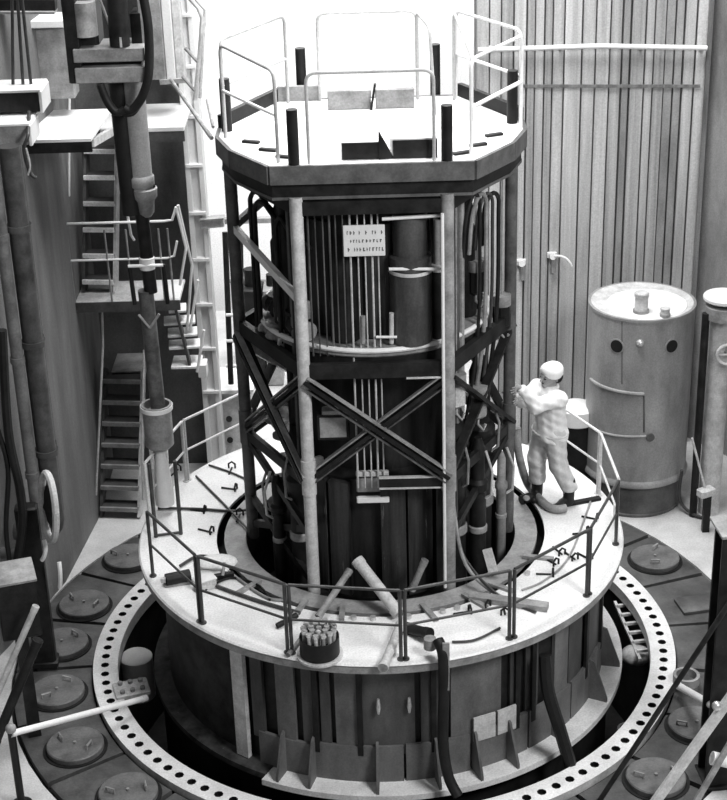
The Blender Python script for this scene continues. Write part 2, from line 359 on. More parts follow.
# eyebolts and fittings on the deck
for px, py in ((236, 490), (212, 533), (178, 470), (232, 468), (562, 555), (575, 560), (556, 565), (590, 560), (553, 575), (470, 612), (488, 607), (505, 615), (205, 512), (597, 520), (588, 533), (240, 515)):
    c = gz(px, py, 0); a = random.uniform(0, 180); d = pol(0.035, a)
    mb = MB().tube([c-d, c-d+V(0, 0, 0.05), c+V(0, 0, 0.075), c+d+V(0, 0, 0.05), c+d], 0.011, 6)
    mb.tube([c+V(0, 0, 0.006), c+pol(0.16, a+90, 0.012)], 0.010, 6); mb.build('eyebolt', DARK, deck)
# joint bars between inner and outer deck
for a, l in ((-118, 0.3), (-104, 0.22), (-76, 0.3), (-60, 0.3), (-48, 0.26), (-25, 0.3), (-140, 0.3)):
    MB().bar(pol(1.50, a, 0.012), pol(1.50+l, a+1.5, 0.015), 0.05, 0.03).build('clamp', MID, deck)
for a in (-93, -99, -71, -66, -82, -35, -152):
    MB().cyl(pol(1.68, a, 0.0), 0.028, 0.035, 10).build('stud', STEEL, deck)
# steel ladder rungs and pipe ends in the trench
t = thing('grating_frame', 'rusty ladder-like frame hanging in the dark trench at right of the drum', 'frame', (2.45, 0.2, -2.2))
for k in range(6):
    p = gz(617+4*k, 606+9*k, -1.5); MB().bar(p, p+V(0.2, 0.03, 0), 0.03, 0.03).build('rung', LIGHT, t)
MB().bar(gz(615, 602, -1.53), gz(640, 660, -1.53), 0.03, 0.03).build('rail', LIGHT, t)
MB().bar(gz(630, 600, -1.53), gz(655, 655, -1.53), 0.03, 0.03).build('rail', LIGHT, t)
c = gz(627, 728, -1.75)
tag(MB().lathe([(0.075, -0.6), (0.095, -0.6), (0.095, 0), (0.075, 0), (0.075, -0.6)], c, 20).build('pipe_stub', MID), 'short open pipe standing in the trench at lower right', 'pipe')
c = gz(636, 655, -1.62)
tag(MB().sphere(c, 0.14, 12, 7, (1.2, 1, 0.7)).build('lagged_valve', LIGHT), 'pale rounded lump in the trench below the ladder-like frame', 'valve')
c = gz(136, 655, -1.52)
tag(MB().lathe([(0.001, -0.5), (0.17, -0.5), (0.17, -0.02), (0.15, 0), (0.001, 0.02)], c, 24).build('capped_pipe', WHITE), 'white capped pipe end in the trench left of the drum', 'pipe')
t = thing('bracket_plate', 'pale bracket plate with bolts on the inner edge of the flange at left', 'bracket', gz(132, 695, -1.34))
a = 197
MB().box(pol(2.62, a, -1.32), (0.34, 0.26, 0.05), math.radians(a), 0.008).build('plate', LIGHT, t)
for i in (-1, 0, 1):
    for j in (-1, 1): MB().cyl(pol(2.62+0.1*i, a+1.6*j, -1.295), 0.025, 0.03, 8).build('bolt', MID, t)
# dark hose and slack cable hanging down the front of the drum
t = thing('drain_hose', 'thick dark hose hanging from the deck edge down the drum front', 'hose', pol(2.4, -79, 0))
pts = [gy(438, 640, -2.34), gy(443, 655, -2.43), gy(444, 690, -2.44), gy(443, 740, -2.44), gy(448, 775, -2.50), gy(458, 796, -2.58)]
MB().tube(spline(pts), 0.05, 10).build('hose', BLACK, t)
MB().bar(gy(446, 643, -2.44), gy(446, 690, -2.47), 0.06, 0.02, (0, 1, 0)).build('strap', MID, t)
MB().cyl(gy(430, 648, -2.30), 0.055, 0.10, 14).build('coupling', MID, t)
tag(MB().tube(spline([gy(545, 655, -1.93), gy(548, 690, -2.0), gy(560, 730, -2.05), gy(572, 770, -2.1)]), 0.06, 8).build('sloping_hose', BLACK), 'black hose sloping down the right front of the drum', 'hose')
# ================================================================ HEXAGONAL TOWER
tw = thing('drive_tower', 'tall dark hexagonal steel tower with six posts rising through the white deck', 'tower', (0, 0, 0))
RP = 1.27; ZT = 4.10
def hp(k, z, r=RP): return pol(r, 60*k, z)
POSTD = mat('dark_post_paint', 0.09, 0.45, var=0.35, scale=6)
POSTM = {4: LIGHT, 5: MID, 3: POSTD, 0: POSTD, 1: DARK, 2: DARK}
MB().tube([hp(5, 0.0)+V(-0.045, -0.055, 0), hp(5, 3.66)+V(-0.045, -0.055, 0)], 0.015, 8).build('riser', PIPEW, tw)
for k in range(6):
    MB().tube([hp(k, -0.06), hp(k, 3.82)], 0.058, 14).build('post', POSTM[k], tw)
    MB().tube([hp(k, 1.0), hp(k, 1.35)], 0.068, 14).build('sleeve', POSTM[k], tw)
    MB().tube([hp(k, ZT-0.05), hp(k, 4.57)], 0.048, 12).build('post_head', BLACK, tw, label='black post end above the platform')
# dark drums: wide collar, neck, body; each a part
STRK = mat('streaked_panel', 0.03, 0.4, 0.0, var=0.7, scale=9, stretch=(1, 1, 0.06), wear=0.5, wearv=0.22)
def drum(prof, m, name): return MB().lathe(prof, n=48).build(name, m, tw)
drum([(0.02, 3.78), (0.98, 3.78), (0.98, 3.60), (0.80, 3.55)], DARK, 'collar')
drum([(0.86, 3.62), (0.84, 3.50), (0.84, 2.40)], DARKS, 'upper_drum')
for a0, a1 in ((-150, -132), (-130, -113), (-111, -97), (-95, -80), (-60, -45)):
    MB().lathe([(0.835, 2.42), (0.865, 2.42), (0.865, 3.48), (0.835, 3.48)], n=5, a0=a0, a1=a1, close=True).build('drum_panel', STRK, tw)
drum([(0.70, 2.40), (1.05, 2.40), (1.07, 2.38), (1.07, 2.33), (1.05, 2.31), (0.70, 2.31)], MID, 'ring_flange')
MB().tube([pol(1.07, 360*k/60, 2.385) for k in range(61)], 0.024, 8, cap=False).build('ring_bead', PIPEW, tw, label='white bead round the ring')
drum([(1.045, 2.31), (1.045, 2.10), (0.74, 2.10)], DARK, 'ring_girder')
drum([(0.80, 2.12), (0.80, 1.05)], DARKS, 'lower_drum')
drum([(0.74, 1.10), (0.90, 1.02), (0.90, -0.25)], DARKS, 'base_drum')
# base drum front panels with gaps
for a0, a1, r in ((-138, -121, 0.985), (-119, -107, 0.975), (-89.5, -76, 0.99), (-74.5, -60, 0.98), (-57, -40, 0.97), (-38, -15, 0.96), (-165, -141, 0.97)):
    MB().lathe([(0.91, -0.2), (r, -0.2), (r, 1.0), (0.91, 1.0)], n=6, a0=a0, a1=a1, close=True).build('base_panel', STRK, tw)
for z, m, h in ((1.13, LIGHT, 0.05), (0.86, PIPEW, 0.06)):
    MB().box((-0.06, -0.98, z), (0.30, 0.05, h), 0, 0.008).build('step_bar', m, tw)
MB().box((-0.06, -0.93, 1.0), (0.30, 0.06, 0.16), 0, 0.01).build('recess_plate', MID, tw)
# girders and cross braces on each face
for k in range(6):
    a, b = k, (k+1) % 6
    f = pol(1, 60*k+30)
    for z, h in ((2.22, 0.14),):
        MB().bar(hp(a, z), hp(b, z), 0.06, h).build('girder', DARK, tw)
    if k != 4: MB().bar(hp(a, 1.10), hp(b, 1.10), 0.05, 0.10).build('girder', DARK, tw)
    MB().bar(hp(a, 3.72), hp(b, 3.72), 0.05, 0.12).build('girder', DARK, tw)
    for z0, z1, o in ((1.15, 2.14, 0.0), (2.14, 1.15, -0.035)):
        p, q = hp(a, z0)-f*o, hp(b, z1)-f*o
        MB().bar(p, q, 0.035, 0.085, f).build('brace', DARK, tw)
        if k in (4, 3):
            n_ = (q-p).normalized().cross(f).normalized()
            for s in (-1, 1):
                MB().bar(p+n_*s*0.05+f*0.012, q+n_*s*0.05+f*0.012, 0.055, 0.014, n_).build('brace_flange', RODM if s > 0 else MID, tw)
MB().bar(V(-0.0, -1.09, 1.10), hp(5, 1.10), 0.05, 0.10).build('girder', DARK, tw)
MB().bar(V(-0.0, -1.118, 1.155), hp(5, 1.155)+V(0, -0.02, 0), 0.03, 0.016).build('girder_lip', LIGHT, tw)
MB().bar(V(-0.0, -1.118, 1.045), hp(5, 1.045)+V(0, -0.02, 0), 0.03, 0.012).build('girder_lip', LIGHT, tw)
MB().bar(hp(4, 2.145)+V(0.9, -0.03, 0), hp(5, 2.145)+V(0, -0.03, 0), 0.03, 0.014).build('girder_lip', LIGHT, tw)
# lower struts on the left face
for p0, p1, m in ((hp(3, 1.05), hp(4, 0.55), DARK), (hp(3, 0.1), hp(4, 0.62)*0.93, DARK), (hp(3, 0.42), hp(4, -0.05)*0.95, DARK), (hp(0, 1.05), hp(5, 0.5), DARK), (hp(3, 3.20), hp(4, 2.88), PIPEW), (hp(3, 3.20), hp(2, 3.45), MID), (hp(3, 2.2), hp(4, 0.9)*0.95, DARK), (hp(3, 2.05), hp(2, 1.1), LIGHT)):
    MB().bar(p0, p1, 0.05, 0.07).build('strut', m, tw)
# thin bright rods hanging down the front
rods = [311, 318, 325.5, 332, 338, 345, 352, 359.5, 366.5, 373.5, 379.5]
for i, px in enumerate(rods):
    yb = -1.02 if px > 340 else -0.99
    z1 = 3.74; z0 = gy(px, 488 if px > 350 else random.choice((346, 352, 356)), yb).z
    x = gy(px, 300, yb).x
    MB().tube([(x, yb, z0), (x, yb, z1)], 0.007 if i % 3 else 0.010, 6).build('rod', LIGHT if px > 350 else RODM, tw)
# notice board with three lines of writing (not legible in the photograph)
bz = [gy(343, 225, -1.06), gy(385, 225, -1.06), gy(385, 256, -1.06)]
bw = bz[1].x-bz[0].x; bh = bz[1].z-bz[2].z; bc = (bz[0]+bz[2])/2
brd = MB().box(bc, (bw, 0.02, bh), 0, 0.004).build('notice', WHITE, tw, label='white notice board with three lines of writing')
for r in range(3):
    x = bc.x-bw*0.42; z = bc.z+bh*(0.27-0.27*r)
    mb = MB()
    while x < bc.x+bw*0.42:
        w = random.uniform(0.014, 0.03)
        if random.random() > 0.16:
            h = 0.032 if r != 1 else 0.026
            mb.box((x+w/2, bc.y-0.011, z), (w*0.34, 0.003, h)); mb.box((x+w*0.7, bc.y-0.011, z+random.choice((-1, 0, 1))*h*0.38), (w*0.5, 0.003, h*0.26))
        x += w+0.006
    mb.build('lettering', INK, brd, kind='stuff')
# canisters standing on the ring flange
def canister(px, yb, r, ang=None):
    x = gy(px, 300, yb).x
    c = thing_part = MB().lathe([(0.001, 2.41), (r, 2.41), (r, 3.05), (r*0.96, 3.07), (r*0.96, 3.10), (r, 3.12), (r, 3.20), (r*0.82, 3.22), (r*0.82, 3.60), (r*0.4, 3.66), (0.001, 3.66)], (x, yb, 0), 24).build('canister', CANM, tw)
    MB().lathe([(r*1.0, 3.06), (r*1.05, 3.06), (r*1.05, 3.09), (r, 3.09)], (x, yb, 0), 24).build('hoop', LIGHT, c)
canister(411, -0.88, 0.185)
for a, rr in ((-150, 0.17), (-205, 0.17), (-20, 0.13), (-108, 0.13)):
    p = pol(0.86, a); MB().lathe([(0.001, 2.41), (rr, 2.41), (rr, 3.2), (rr*0.7, 3.3), (rr*0.7, 3.7), (0.001, 3.7)], (p.x, p.y, 0), 20).build('canister', DARK, tw)
for p0, p1, r in (((389, 269), (447, 269), 0.014), ((382, 219), (447, 215), 0.016), ((376, 337), (397, 337), 0.012)):
    MB().tube([gy(*p0, -1.05), gy(*p1, -1.05)], r, 8).build('cross_pipe', PIPEW, tw)
MB().tube([gy(391.5, 343, -1.0), gy(391.5, 313, -1.0)], 0.022, 10).build('nozzle', LIGHT, tw)
MB().tube([gy(363, 343, -1.03), gy(363, 316, -1.03)], 0.022, 10).build('nozzle', MID, tw)
# gauge box on the lower drum
g = MB().box(gy(333, 425, -0.98), (0.30, 0.10, 0.27), 0.0, 0.012).build('gauge_box', DARK, tw)
MB().box(gy(333, 425, -0.98)+V(0, -0.052, 0), (0.24, 0.012, 0.20), 0, 0.004).build('dial', MID, g)
MB().box(gy(333, 409, -0.98)+V(0.02, -0.03, 0.0), (0.24, 0.10, 0.05), 0, 0.01).build('bracket', MID, tw)
# --- platform on top
PB = [(-0.84, -1.13), (0.86, -1.13), (1.22, -0.62), (1.355, -0.22), (1.355, 0.06), (0.86, 1.0), (-0.86, 1.0), (-1.335, 0.08), (-1.335, -0.20), (-1.19, -0.62)]
def sc(k): return [(x*k, y*k) for x, y in PB]
MB().prism(PB, ZT-0.04, ZT).build('platform_top', WHITE, tw)
FASC = mat('fascia_steel', 0.10, 0.5, var=0.3, scale=6, wear=0.2, wearv=0.08)
for k in range(10):
    p, q = V(*PB[k], 0), V(*PB[(k+1) % 10], 0)
    c = (p+q)/2; n_ = V(c.x, c.y, 0).normalized()
    MB().bar(p+V(0, 0, ZT-0.075)+n_*0.012, q+V(0, 0, ZT-0.075)+n_*0.012, 0.035, 0.16).build('fascia', FASC, tw)
MB().prism(sc(0.985), ZT-0.275, ZT-0.045).build('underframe', DARK, tw)
MB().prism(sc(0.99), ZT-0.30, ZT-0.275).build('bottom_plate', FASC, tw)
# fittings on the platform
def pbox(px, py, w, d, h, m, name, a=0): 
    c = gz(px, py, ZT); MB().box(c+V(0, d/2, h/2), (w, d, h), a, 0.008).build(name, m, tw)
h1 = gz(380, 161, ZT)
MB().hexa([V(-0.24, -1.0, ZT), V(0.13, -1.0, ZT), V(0.13, -0.55, ZT), V(-0.24, -0.55, ZT)], [V(-0.24, -1.0, ZT+0.15), V(0.13, -1.0, ZT+0.15), V(0.13, -0.45, ZT+0.15), V(-0.24, -0.45, ZT+0.15)]).build('hatch_box', WHITE, tw)
MB().box((-0.055, -1.006, ZT+0.075), (0.36, 0.012, 0.14)).build('hatch_front', DARK, tw)
MB().hexa([V(0.17, -1.0, ZT), V(0.56, -1.0, ZT), V(0.56, -0.6, ZT), V(0.17, -0.6, ZT)], [V(0.17, -1.0, ZT+0.17), V(0.56, -1.0, ZT+0.17), V(0.56, -0.5, ZT+0.17), V(0.17, -0.5, ZT+0.17)]).build('hatch_box', WHITE, tw)
MB().box((0.375, -1.006, ZT+0.08), (0.37, 0.012, 0.155)).build('hatch_front', DARK, tw)
MB().hexa([V(0.07, -1.02, ZT), V(0.10, -1.02, ZT), V(0.19, -1.0, ZT), V(0.16, -1.0, ZT)], [V(0.07, -1.02, ZT+0.24), V(0.08, -1.02, ZT+0.24), V(0.19, -1.0, ZT+0.02), V(0.17, -1.0, ZT+0.02)]).build('hatch_flap', BLACK, tw)
for x0, x1 in ((-0.38, 0.02), (0.06, 0.42)):
    MB().box(((x0+x1)/2, 0.62, ZT+0.09), (x1-x0, 0.05, 0.18), 0, 0.006).build('back_plate', MID, tw)
MB().bar(V(0.02, 0.58, ZT), V(0.06, 0.58, ZT+0.24), 0.02, 0.05, (0, 1, 0)).build('back_flap', BLACK, tw)
for p, q in ((PB[5], PB[4]), (PB[6], PB[7])):
    MB().bar(V(*p, ZT+0.06), V(*q, ZT+0.06), 0.05, 0.12).build('kerb', DARK, tw)
MB().bar(V(-0.86, 0.98, ZT+0.07), V(-0.45, 0.98, ZT+0.07), 0.05, 0.14).build('kerb', MID, tw)
for px, py in ((251, 143), (268, 151), (285, 158), (462, 154), (478, 146), (494, 136)):
    c = gz(px, py, ZT); MB().box(c+V(0, 0, 0.012), (0.16, 0.05, 0.024), math.radians(-62 if px < 380 else 62)*0.35, 0.004).build('slot_cover', BLACK, tw)
# guard rails of bent tube, each loop a part
def loop(pts, m=PIPEW, r=0.015):
    P = [V(p) for p in pts]; out = [P[0]]
    for i in range(1, len(P)-1):
        a, b, c = P[i-1], P[i], P[i+1]
        out += arc(b+(a-b).normalized()*0.09, b, b+(c-b).normalized()*0.09, 5)
    out.append(P[-1]); MB().tube(out, r, 8).build('guard_rail', m, tw)
def on(x, y, z=0): return V(x, y, ZT+z)
H = 0.82
RAILG = mat('rail_grey', 0.42, 0.4, var=0.15)
loop([on(-0.51, -1.08), on(-0.51, -1.08, 0.76), on(0.53, -1.08, 0.76), on(0.53, -1.08)], RAILG)            # front
loop([on(-0.46, 0.95), on(-0.46, 0.95, H), on(0.46, 0.95, H), on(0.46, 0.95)], LIGHT)                # back
loop([on(-1.27, -0.22), on(-1.27, -0.22, H), on(-0.77, -1.02, H-0.05), on(-0.77, -1.02)], RAILG)    # front left
MB().tube([on(-1.27, -0.22, 0.42), on(-0.77, -1.02, 0.40)], 0.015, 8).build('guard_rail', PIPEW, tw)
loop([on(-1.28, -0.05), on(-1.28, -0.05, H), on(-0.76, 0.9, H), on(-0.76, 0.9)], RAILG)              # back left
MB().tube([on(-1.28, -0.05, 0.42), on(-0.76, 0.9, 0.42)], 0.014, 8).build('guard_rail', LIGHT, tw)
loop([on(0.84, -1.02), on(0.84, -1.02, H), on(1.33, -0.2, H), on(1.33, -0.2)], PIPEW)                # front right
MB().tube([on(0.84, -1.02, 0.42), on(1.33, -0.2, 0.42)], 0.018, 8).build('guard_rail', PIPEW, tw)
loop([on(0.82, 0.9), on(0.82, 0.9, H), on(1.34, 0.0, H), on(1.34, 0.0)], PIPEW)                      # back right
MB().tube([on(0.82, 0.9, 0.42), on(1.34, 0.0, 0.42)], 0.016, 8).build('guard_rail', PIPEW, tw)
loop([on(0.46, 0.9), on(0.46, 0.9, H), on(0.56, 0.4, H*0.95), on(0.60, 0.35)], RAILG)
loop([on(0.80, 0.85), on(0.80, 0.85, H), on(0.92, 0.1, H*0.7), on(0.92, 0.1)], RAILG)
# --- hoses and hoists inside the right face: hang in the tower, each of its own
def hose(pts, r, m, lab, cat='hose', name='hanging_hose', grp=None, n=6):
    return tag(MB().tube(spline(pts, n), r, 8).build(name, m), lab, cat, grp)
def onface(u, z, k=5, r=RP, inn=0.0):      # point between post k and k+1 on a face
    a, b = hp(k, z, r), hp((k+1) % 6, z, r); p = a*(1-u)+b*u; return p-pol(inn, 60*k+30)
for i, u in enumerate((0.40, 0.50, 0.60, 0.70)):
    zt = 3.60-0.03*i
    lab = ('first', 'second', 'third', 'fourth')[i]+' looped hose from the front, hanging under the platform beside the right post'
    hose([onface(u-0.10, 3.1, inn=0.05), onface(u-0.10, 3.45, inn=0.02), onface(u-0.02, zt+0.05), onface(u+0.08, zt-0.02), onface(u+0.09, 3.3), onface(u+0.07, 2.4), onface(u+0.04, 1.5, inn=0.1), onface(u, 0.9, inn=0.25)], 0.016+0.004*(i % 2), (DARK, MID, HOSE, DARK)[i], lab, grp='hoses hanging in the right face of the tower')
for i, u in enumerate((0.13, 0.22, 0.30)):
    lab = ('nearest', 'middle', 'farthest')[i]+' of three straight tubes just right of the pale front right post'
    tag(MB().tube([onface(u, 1.55, inn=0.06), onface(u, 3.66, inn=0.06)], 0.026, 8).build('riser_tube', (DARK, RODM, MID)[i]), lab, 'tube', 'tubes inside the right face')
for i, (u, z, inn) in enumerate(((0.22, 3.30, 0.15), (0.62, 2.75, 0.12), (0.20, 1.85, 0.05), (0.55, 1.55, 0.05), (0.90, 2.30, 0.03))):
    lab = ('dark hoist block high up behind the front right post', 'dark hoist block halfway up among the looped hoses', 'pale hoist block just right of the front right post below the ring', 'striped hoist block low among the hoses', 'dark clamp block on the inside of the right post')[i]
    c = onface(u, z, inn=inn); t = thing('hoist_block', lab, 'hoist', c-V(0, 0, 0.16))
    mm = (DARK, BLACK, LIGHT, MID, DARK)[i]
    MB().box(c, (0.15, 0.13, 0.26), 0.5, 0.03).build('housing', mm, t)
    MB().lathe([(0.001, -0.05), (0.09, -0.05), (0.09, 0.05), (0.001, 0.05)], c+V(0, 0, 0.15), 14).build('sheave', MID, t)
    MB().tube([c-V(0, 0, 0.12), c-V(0, 0, 0.2), c+V(0.05, 0, -0.26), c+V(0.07, 0, -0.2)], 0.014, 6).build('hook', STEEL, t)
    MB().tube([c+V(0, 0, 0.18), V(c.x, c.y, 3.7)], 0.008, 6).build('cable', MID, t)
for i, (u, inn, r, z0, z1) in enumerate(((0.16, 0.2, 0.07, 2.4, 3.5), (0.52, 0.3, 0.08, 2.4, 3.4), (0.78, 0.2, 0.05, 2.3, 3.2))):
    c = onface(u, z0, 5, inn=inn); t = thing('ram', ('front', 'middle', 'rear')[i]+' of the dark upright rams standing on the ring in the right face', 'ram', c)
    MB().tube([c, V(c.x, c.y, z0+(z1-z0)*0.6)], r, 14).build('barrel', DARK, t); MB().tube([V(c.x, c.y, z0+(z1-z0)*0.6), V(c.x, c.y, z1)], r*0.55, 12).build('piston', MID, t)
    MB().tube([V(c.x, c.y, z0+(z1-z0)*0.58), V(c.x, c.y, z0+(z1-z0)*0.63)], r*1.2, 14).build('gland', LIGHT, t)
for i, (u, inn, r) in enumerate(((0.62, 0.12, 0.045), (0.74, 0.10, 0.035), (0.84, 0.05, 0.03))):
    tag(MB().tube([onface(u, 1.2, 3, inn=inn), onface(u, 3.66, 3, inn=inn)], r, 10).build('riser_tube', (DARK, POSTD, DARK)[i]), ('left', 'middle', 'right')[i]+' one of three dark tubes just left of the pale front left post', 'tube', 'tubes inside the left face')
for i, (a, rr, r, z1, m, lab) in enumerate(((-46, 1.02, 0.10, 1.75, DARK, 'dark drive motor in the well just right of the pale front right post'), (-30, 1.08, 0.08, 1.25, DARK, 'slim dark drive motor low in the right of the well'), (-14, 1.0, 0.12, 1.95, DARK, 'tall dark drive motor by the right post'),
        (-8, 1.2, 0.05, 0.9, MID, 'short grey drive motor at the foot of the right post'), (-138, 1.02, 0.09, 1.5, DARK, 'dark drive motor in the well just left of the pale front left post'), (-152, 1.1, 0.06, 0.9, DARK, 'slim dark drive motor low in the left of the well'), (-166, 0.98, 0.11, 0.75, POSTD, 'stubby dark drive motor at the left rim of the well'))):
    c = pol(rr, a, -0.88); t = thing('drive_motor', lab, 'motor', c)
    MB().lathe([(0.001, -0.88), (r, -0.88), (r, z1*0.55), (r*1.25, z1*0.57), (r*1.25, z1*0.63), (r*0.85, z1*0.66), (r*0.85, z1*0.92), (r*0.4, z1), (0.001, z1)], (c.x, c.y, 0), 18).build('casing', m, t)
    MB().lathe([(r, z1*0.2), (r*1.15, z1*0.21), (r*1.15, z1*0.25), (r, z1*0.26)], (c.x, c.y, 0), 18).build('band', MID, t)
    e = pol(1, a); q = V(c.x, c.y, z1*0.5)+e*r; MB().tube([q, q+e*0.06+V(0, 0, 0.05), q+e*0.07+V(0, 0, 0.3), q+e*0.0+V(0, 0, 0.5)], 0.013, 6).build('lead', LIGHT if i % 2 else MID, t)
# clutter of valves behind the left face
for i, (u, z, inn, m) in enumerate(((0.35, 2.50, 0.2, DARK), (0.55, 2.62, 0.25, LIGHT), (0.70, 2.50, 0.15, DARK), (0.45, 2.30, 0.10, MID), (0.30, 1.30, 0.2, MID), (0.55, 1.05, 0.3, DARK))):
    lab = ('dark valve body on the ring at the left face', 'pale flanged valve on the ring behind the left face', 'dark valve beside the left front post', 'grey valve bonnet hanging below the ring at left', 'grey valve casing low between the left posts', 'dark valve casing at the left rim of the well')[i]
    c = onface(u, z, 3, inn=inn); t = thing('valve', lab, 'valve', c)
    MB().lathe([(0.001, -0.14), (0.10, -0.14), (0.10, -0.11), (0.06, -0.09), (0.11, 0), (0.06, 0.09), (0.10, 0.11), (0.10, 0.14), (0.001, 0.14)], c, 18).build('body', m, t)
    MB().tube([c-pol(0.2, 120), c+pol(0.2, 120)], [0.055, 0.055], 12).build('branch', m, t)
    for s in (-1, 1): MB().tube([c+pol(0.18*s, 120), c+pol(0.21*s, 120)], 0.09, 14).build('flange', LIGHT if i % 2 else STEEL, t)
    MB().tube([c+V(0, 0, 0.14), c+V(0, 0, 0.27)], 0.016, 8).build('stem', STEEL, t)
for i, (u0, u1, zt) in enumerate(((0.22, 0.42, 3.62), (0.28, 0.50, 3.55), (0.60, 0.72, 3.5))):
    lab = ('outer', 'inner', 'short')[i]+' bent pipe arching under the platform between the left posts'
    z0 = 2.3
    hose([onface(u0, z0, 3, inn=0.05), onface(u0, zt-0.25, 3, inn=0.05), onface(u0+0.02, zt-0.06, 3, inn=0.05), onface((u0+u1)/2, zt, 3, inn=0.07), onface(u1, zt-0.12, 3, inn=0.12), onface(u1+0.03, zt-0.3, 3, inn=0.3)], 0.022, DARK, lab, 'pipe', 'bent_pipe')
# long sagging cable at the well's right rim
hose([gy(452, 470, -0.9), gy(454, 510, -0.98), gz(466, 565, 0.25), gz(500, 596, 0.02), gz(540, 608, 0.02)], 0.018, MID, 'grey cable falling past the front right post onto the deck', 'cable', 'slack_cable')
hose([gy(456, 475, -0.88), gz(459, 540, 0.4), gz(474, 571, 0.2), gz(505, 600, 0.02), gz(536, 612, 0.02)], 0.012, HOSE, 'thin dark cable beside the grey one at the well rim', 'cable', 'slack_cable')
# ================================================================ RAILING SECTIONS ROUND THE DECK
RAILD = mat('rail_dark', 0.05, 0.45, var=0.4)  # front rails: dark silhouette look put into the colour of grey metal
RAILW = mat('rail_light', 0.62, 0.4, var=0.12)  # back rails: same grey metal, lit look put into the colour
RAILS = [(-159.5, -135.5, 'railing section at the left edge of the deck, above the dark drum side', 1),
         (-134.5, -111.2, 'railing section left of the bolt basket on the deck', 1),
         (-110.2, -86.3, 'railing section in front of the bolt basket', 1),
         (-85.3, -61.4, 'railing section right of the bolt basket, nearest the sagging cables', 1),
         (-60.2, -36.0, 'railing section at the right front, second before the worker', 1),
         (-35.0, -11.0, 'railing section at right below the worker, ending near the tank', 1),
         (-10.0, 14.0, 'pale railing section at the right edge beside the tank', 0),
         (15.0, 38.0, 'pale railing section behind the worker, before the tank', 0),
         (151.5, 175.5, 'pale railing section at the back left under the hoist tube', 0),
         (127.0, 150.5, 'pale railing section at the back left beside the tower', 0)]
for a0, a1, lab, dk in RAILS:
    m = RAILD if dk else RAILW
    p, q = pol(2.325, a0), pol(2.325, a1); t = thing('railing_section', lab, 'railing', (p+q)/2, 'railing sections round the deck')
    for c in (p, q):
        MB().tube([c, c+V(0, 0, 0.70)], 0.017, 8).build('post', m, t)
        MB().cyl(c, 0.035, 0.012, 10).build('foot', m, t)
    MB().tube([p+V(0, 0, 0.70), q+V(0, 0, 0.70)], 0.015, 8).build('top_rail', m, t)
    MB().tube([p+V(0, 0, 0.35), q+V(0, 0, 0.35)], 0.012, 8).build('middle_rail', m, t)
t = thing('gate_frame', 'narrow black U-shaped frame on the deck under the hoist tube', 'frame', gz(168, 536, 0))
a, b = gz(156, 537, 0), gz(181, 534, 0)
for c in (a, b): MB().tube([c, c+V(0, 0, 0.82)], 0.02, 8).build('post', RAILD, t)
MB().tube([a+V(0, 0, 0.02), b+V(0, 0, 0.02)], 0.014, 8).build('sill', RAILD, t)
t = thing('screen_panel', 'white upright sheet fixed at the right edge of the deck', 'panel', pol(2.3, -5, 0))
a, b = pol(2.33, -9.5), pol(2.33, 2)
MB().hexa([a+V(0, 0, 0.0), b+V(0, 0, 0.0), b+V(0.012, 0, 0.0), a+V(0.012, 0, 0.0)], [a+V(0, 0, 0.26), b+V(0, 0, 0.20), b+V(0.012, 0, 0.20), a+V(0.012, 0, 0.26)]).build('sheet', WHITE_DECK, t)
# ================================================================ LOOSE THINGS ON THE DECK
c = gz(320, 655, 0)
t = thing('bolt_basket', 'black round tub packed with upright bright bolts, on the front of the deck', 'tub', c)
MB().lathe([(0.001, 0.0), (0.205, 0.0), (0.205, 0.02), (0.001, 0.02)], c, 28).build('tray', LIGHT, t)
MB().lathe([(0.165, 0.02), (0.175, 0.03), (0.175, 0.20), (0.165, 0.20), (0.160, 0.15), (0.001, 0.15)], c, 28).build('tub', BLACK, t)
for rr, n in ((0.135, 13), (0.07, 7), (0.0, 1)):
    for k in range(n):
        q = c+pol(rr, 360*k/n+rr*900, 0.15); b = MB().cyl(q, 0.017, random.uniform(0.10, 0.15), 8).build('bolt', LIGHT if k % 3 else MID, t)
        MB().cyl(q+V(0, 0, 0.11), 0.026, 0.03, 6).build('nut', STEEL, b)
def tubething(p0, p1, r, m, lab, name='tube', cat='tube', n=14, ri=0.6):
    p0, p1 = V(p0), V(p1); t = thing(name, lab, cat, (p0.x, p0.y, min(p0.z, p1.z)))
    MB().tube([p0, p1], r, n).build('shaft', m, t); d = (p1-p0).normalized()
    for q, s in ((p0, 1), (p1, -1)): MB().tube([q+d*s*0.0, q+d*s*0.06], r*1.12, n).build('collar', m, t)
    return t
tubething(gy(357, 560, -1.28), gz(399, 614, 0.06)-V(0, 0, 0.0), 0.055, LIGHT, 'thick pale tube leaning against the tower front')
tubething(gz(401, 624, 0.07), gz(383, 668, 0.05), 0.042, LIGHT, 'grey tube lying across the deck edge below the leaning pale tube')
tubething(gz(318, 617, 0.05), gy(350, 570, -1.3), 0.032, MID, 'dark slanting bar left of the leaning pale tube', 'bar', 'bar')
tubething(gz(412, 590, 0.04), gy(425, 560, -1.25), 0.032, MID, 'slim grey bar leaning right of the pale tube', 'bar', 'bar')
tubething(gz(277, 626, 0.03), gz(297, 615, 0.06), 0.024, DARK, 'short dark bar with a knob near the left end of the front railing', 'bar', 'bar')
tubething(gz(288, 655, 0.03), gz(305, 633, 0.03), 0.02, MID, 'thin grey bar beside the black bolt tub', 'bar', 'bar')
tubething(gz(406, 628, 0.03), gz(430, 634, 0.10), 0.05, DARK, 'short dark coupling pipe at the front deck edge', 'pipe', 'pipe')
c0 = gz(512, 596, 0); MBx = MB().bar(gz(470, 596, 0.03), gz(548, 607, 0.03), 0.10, 0.05)
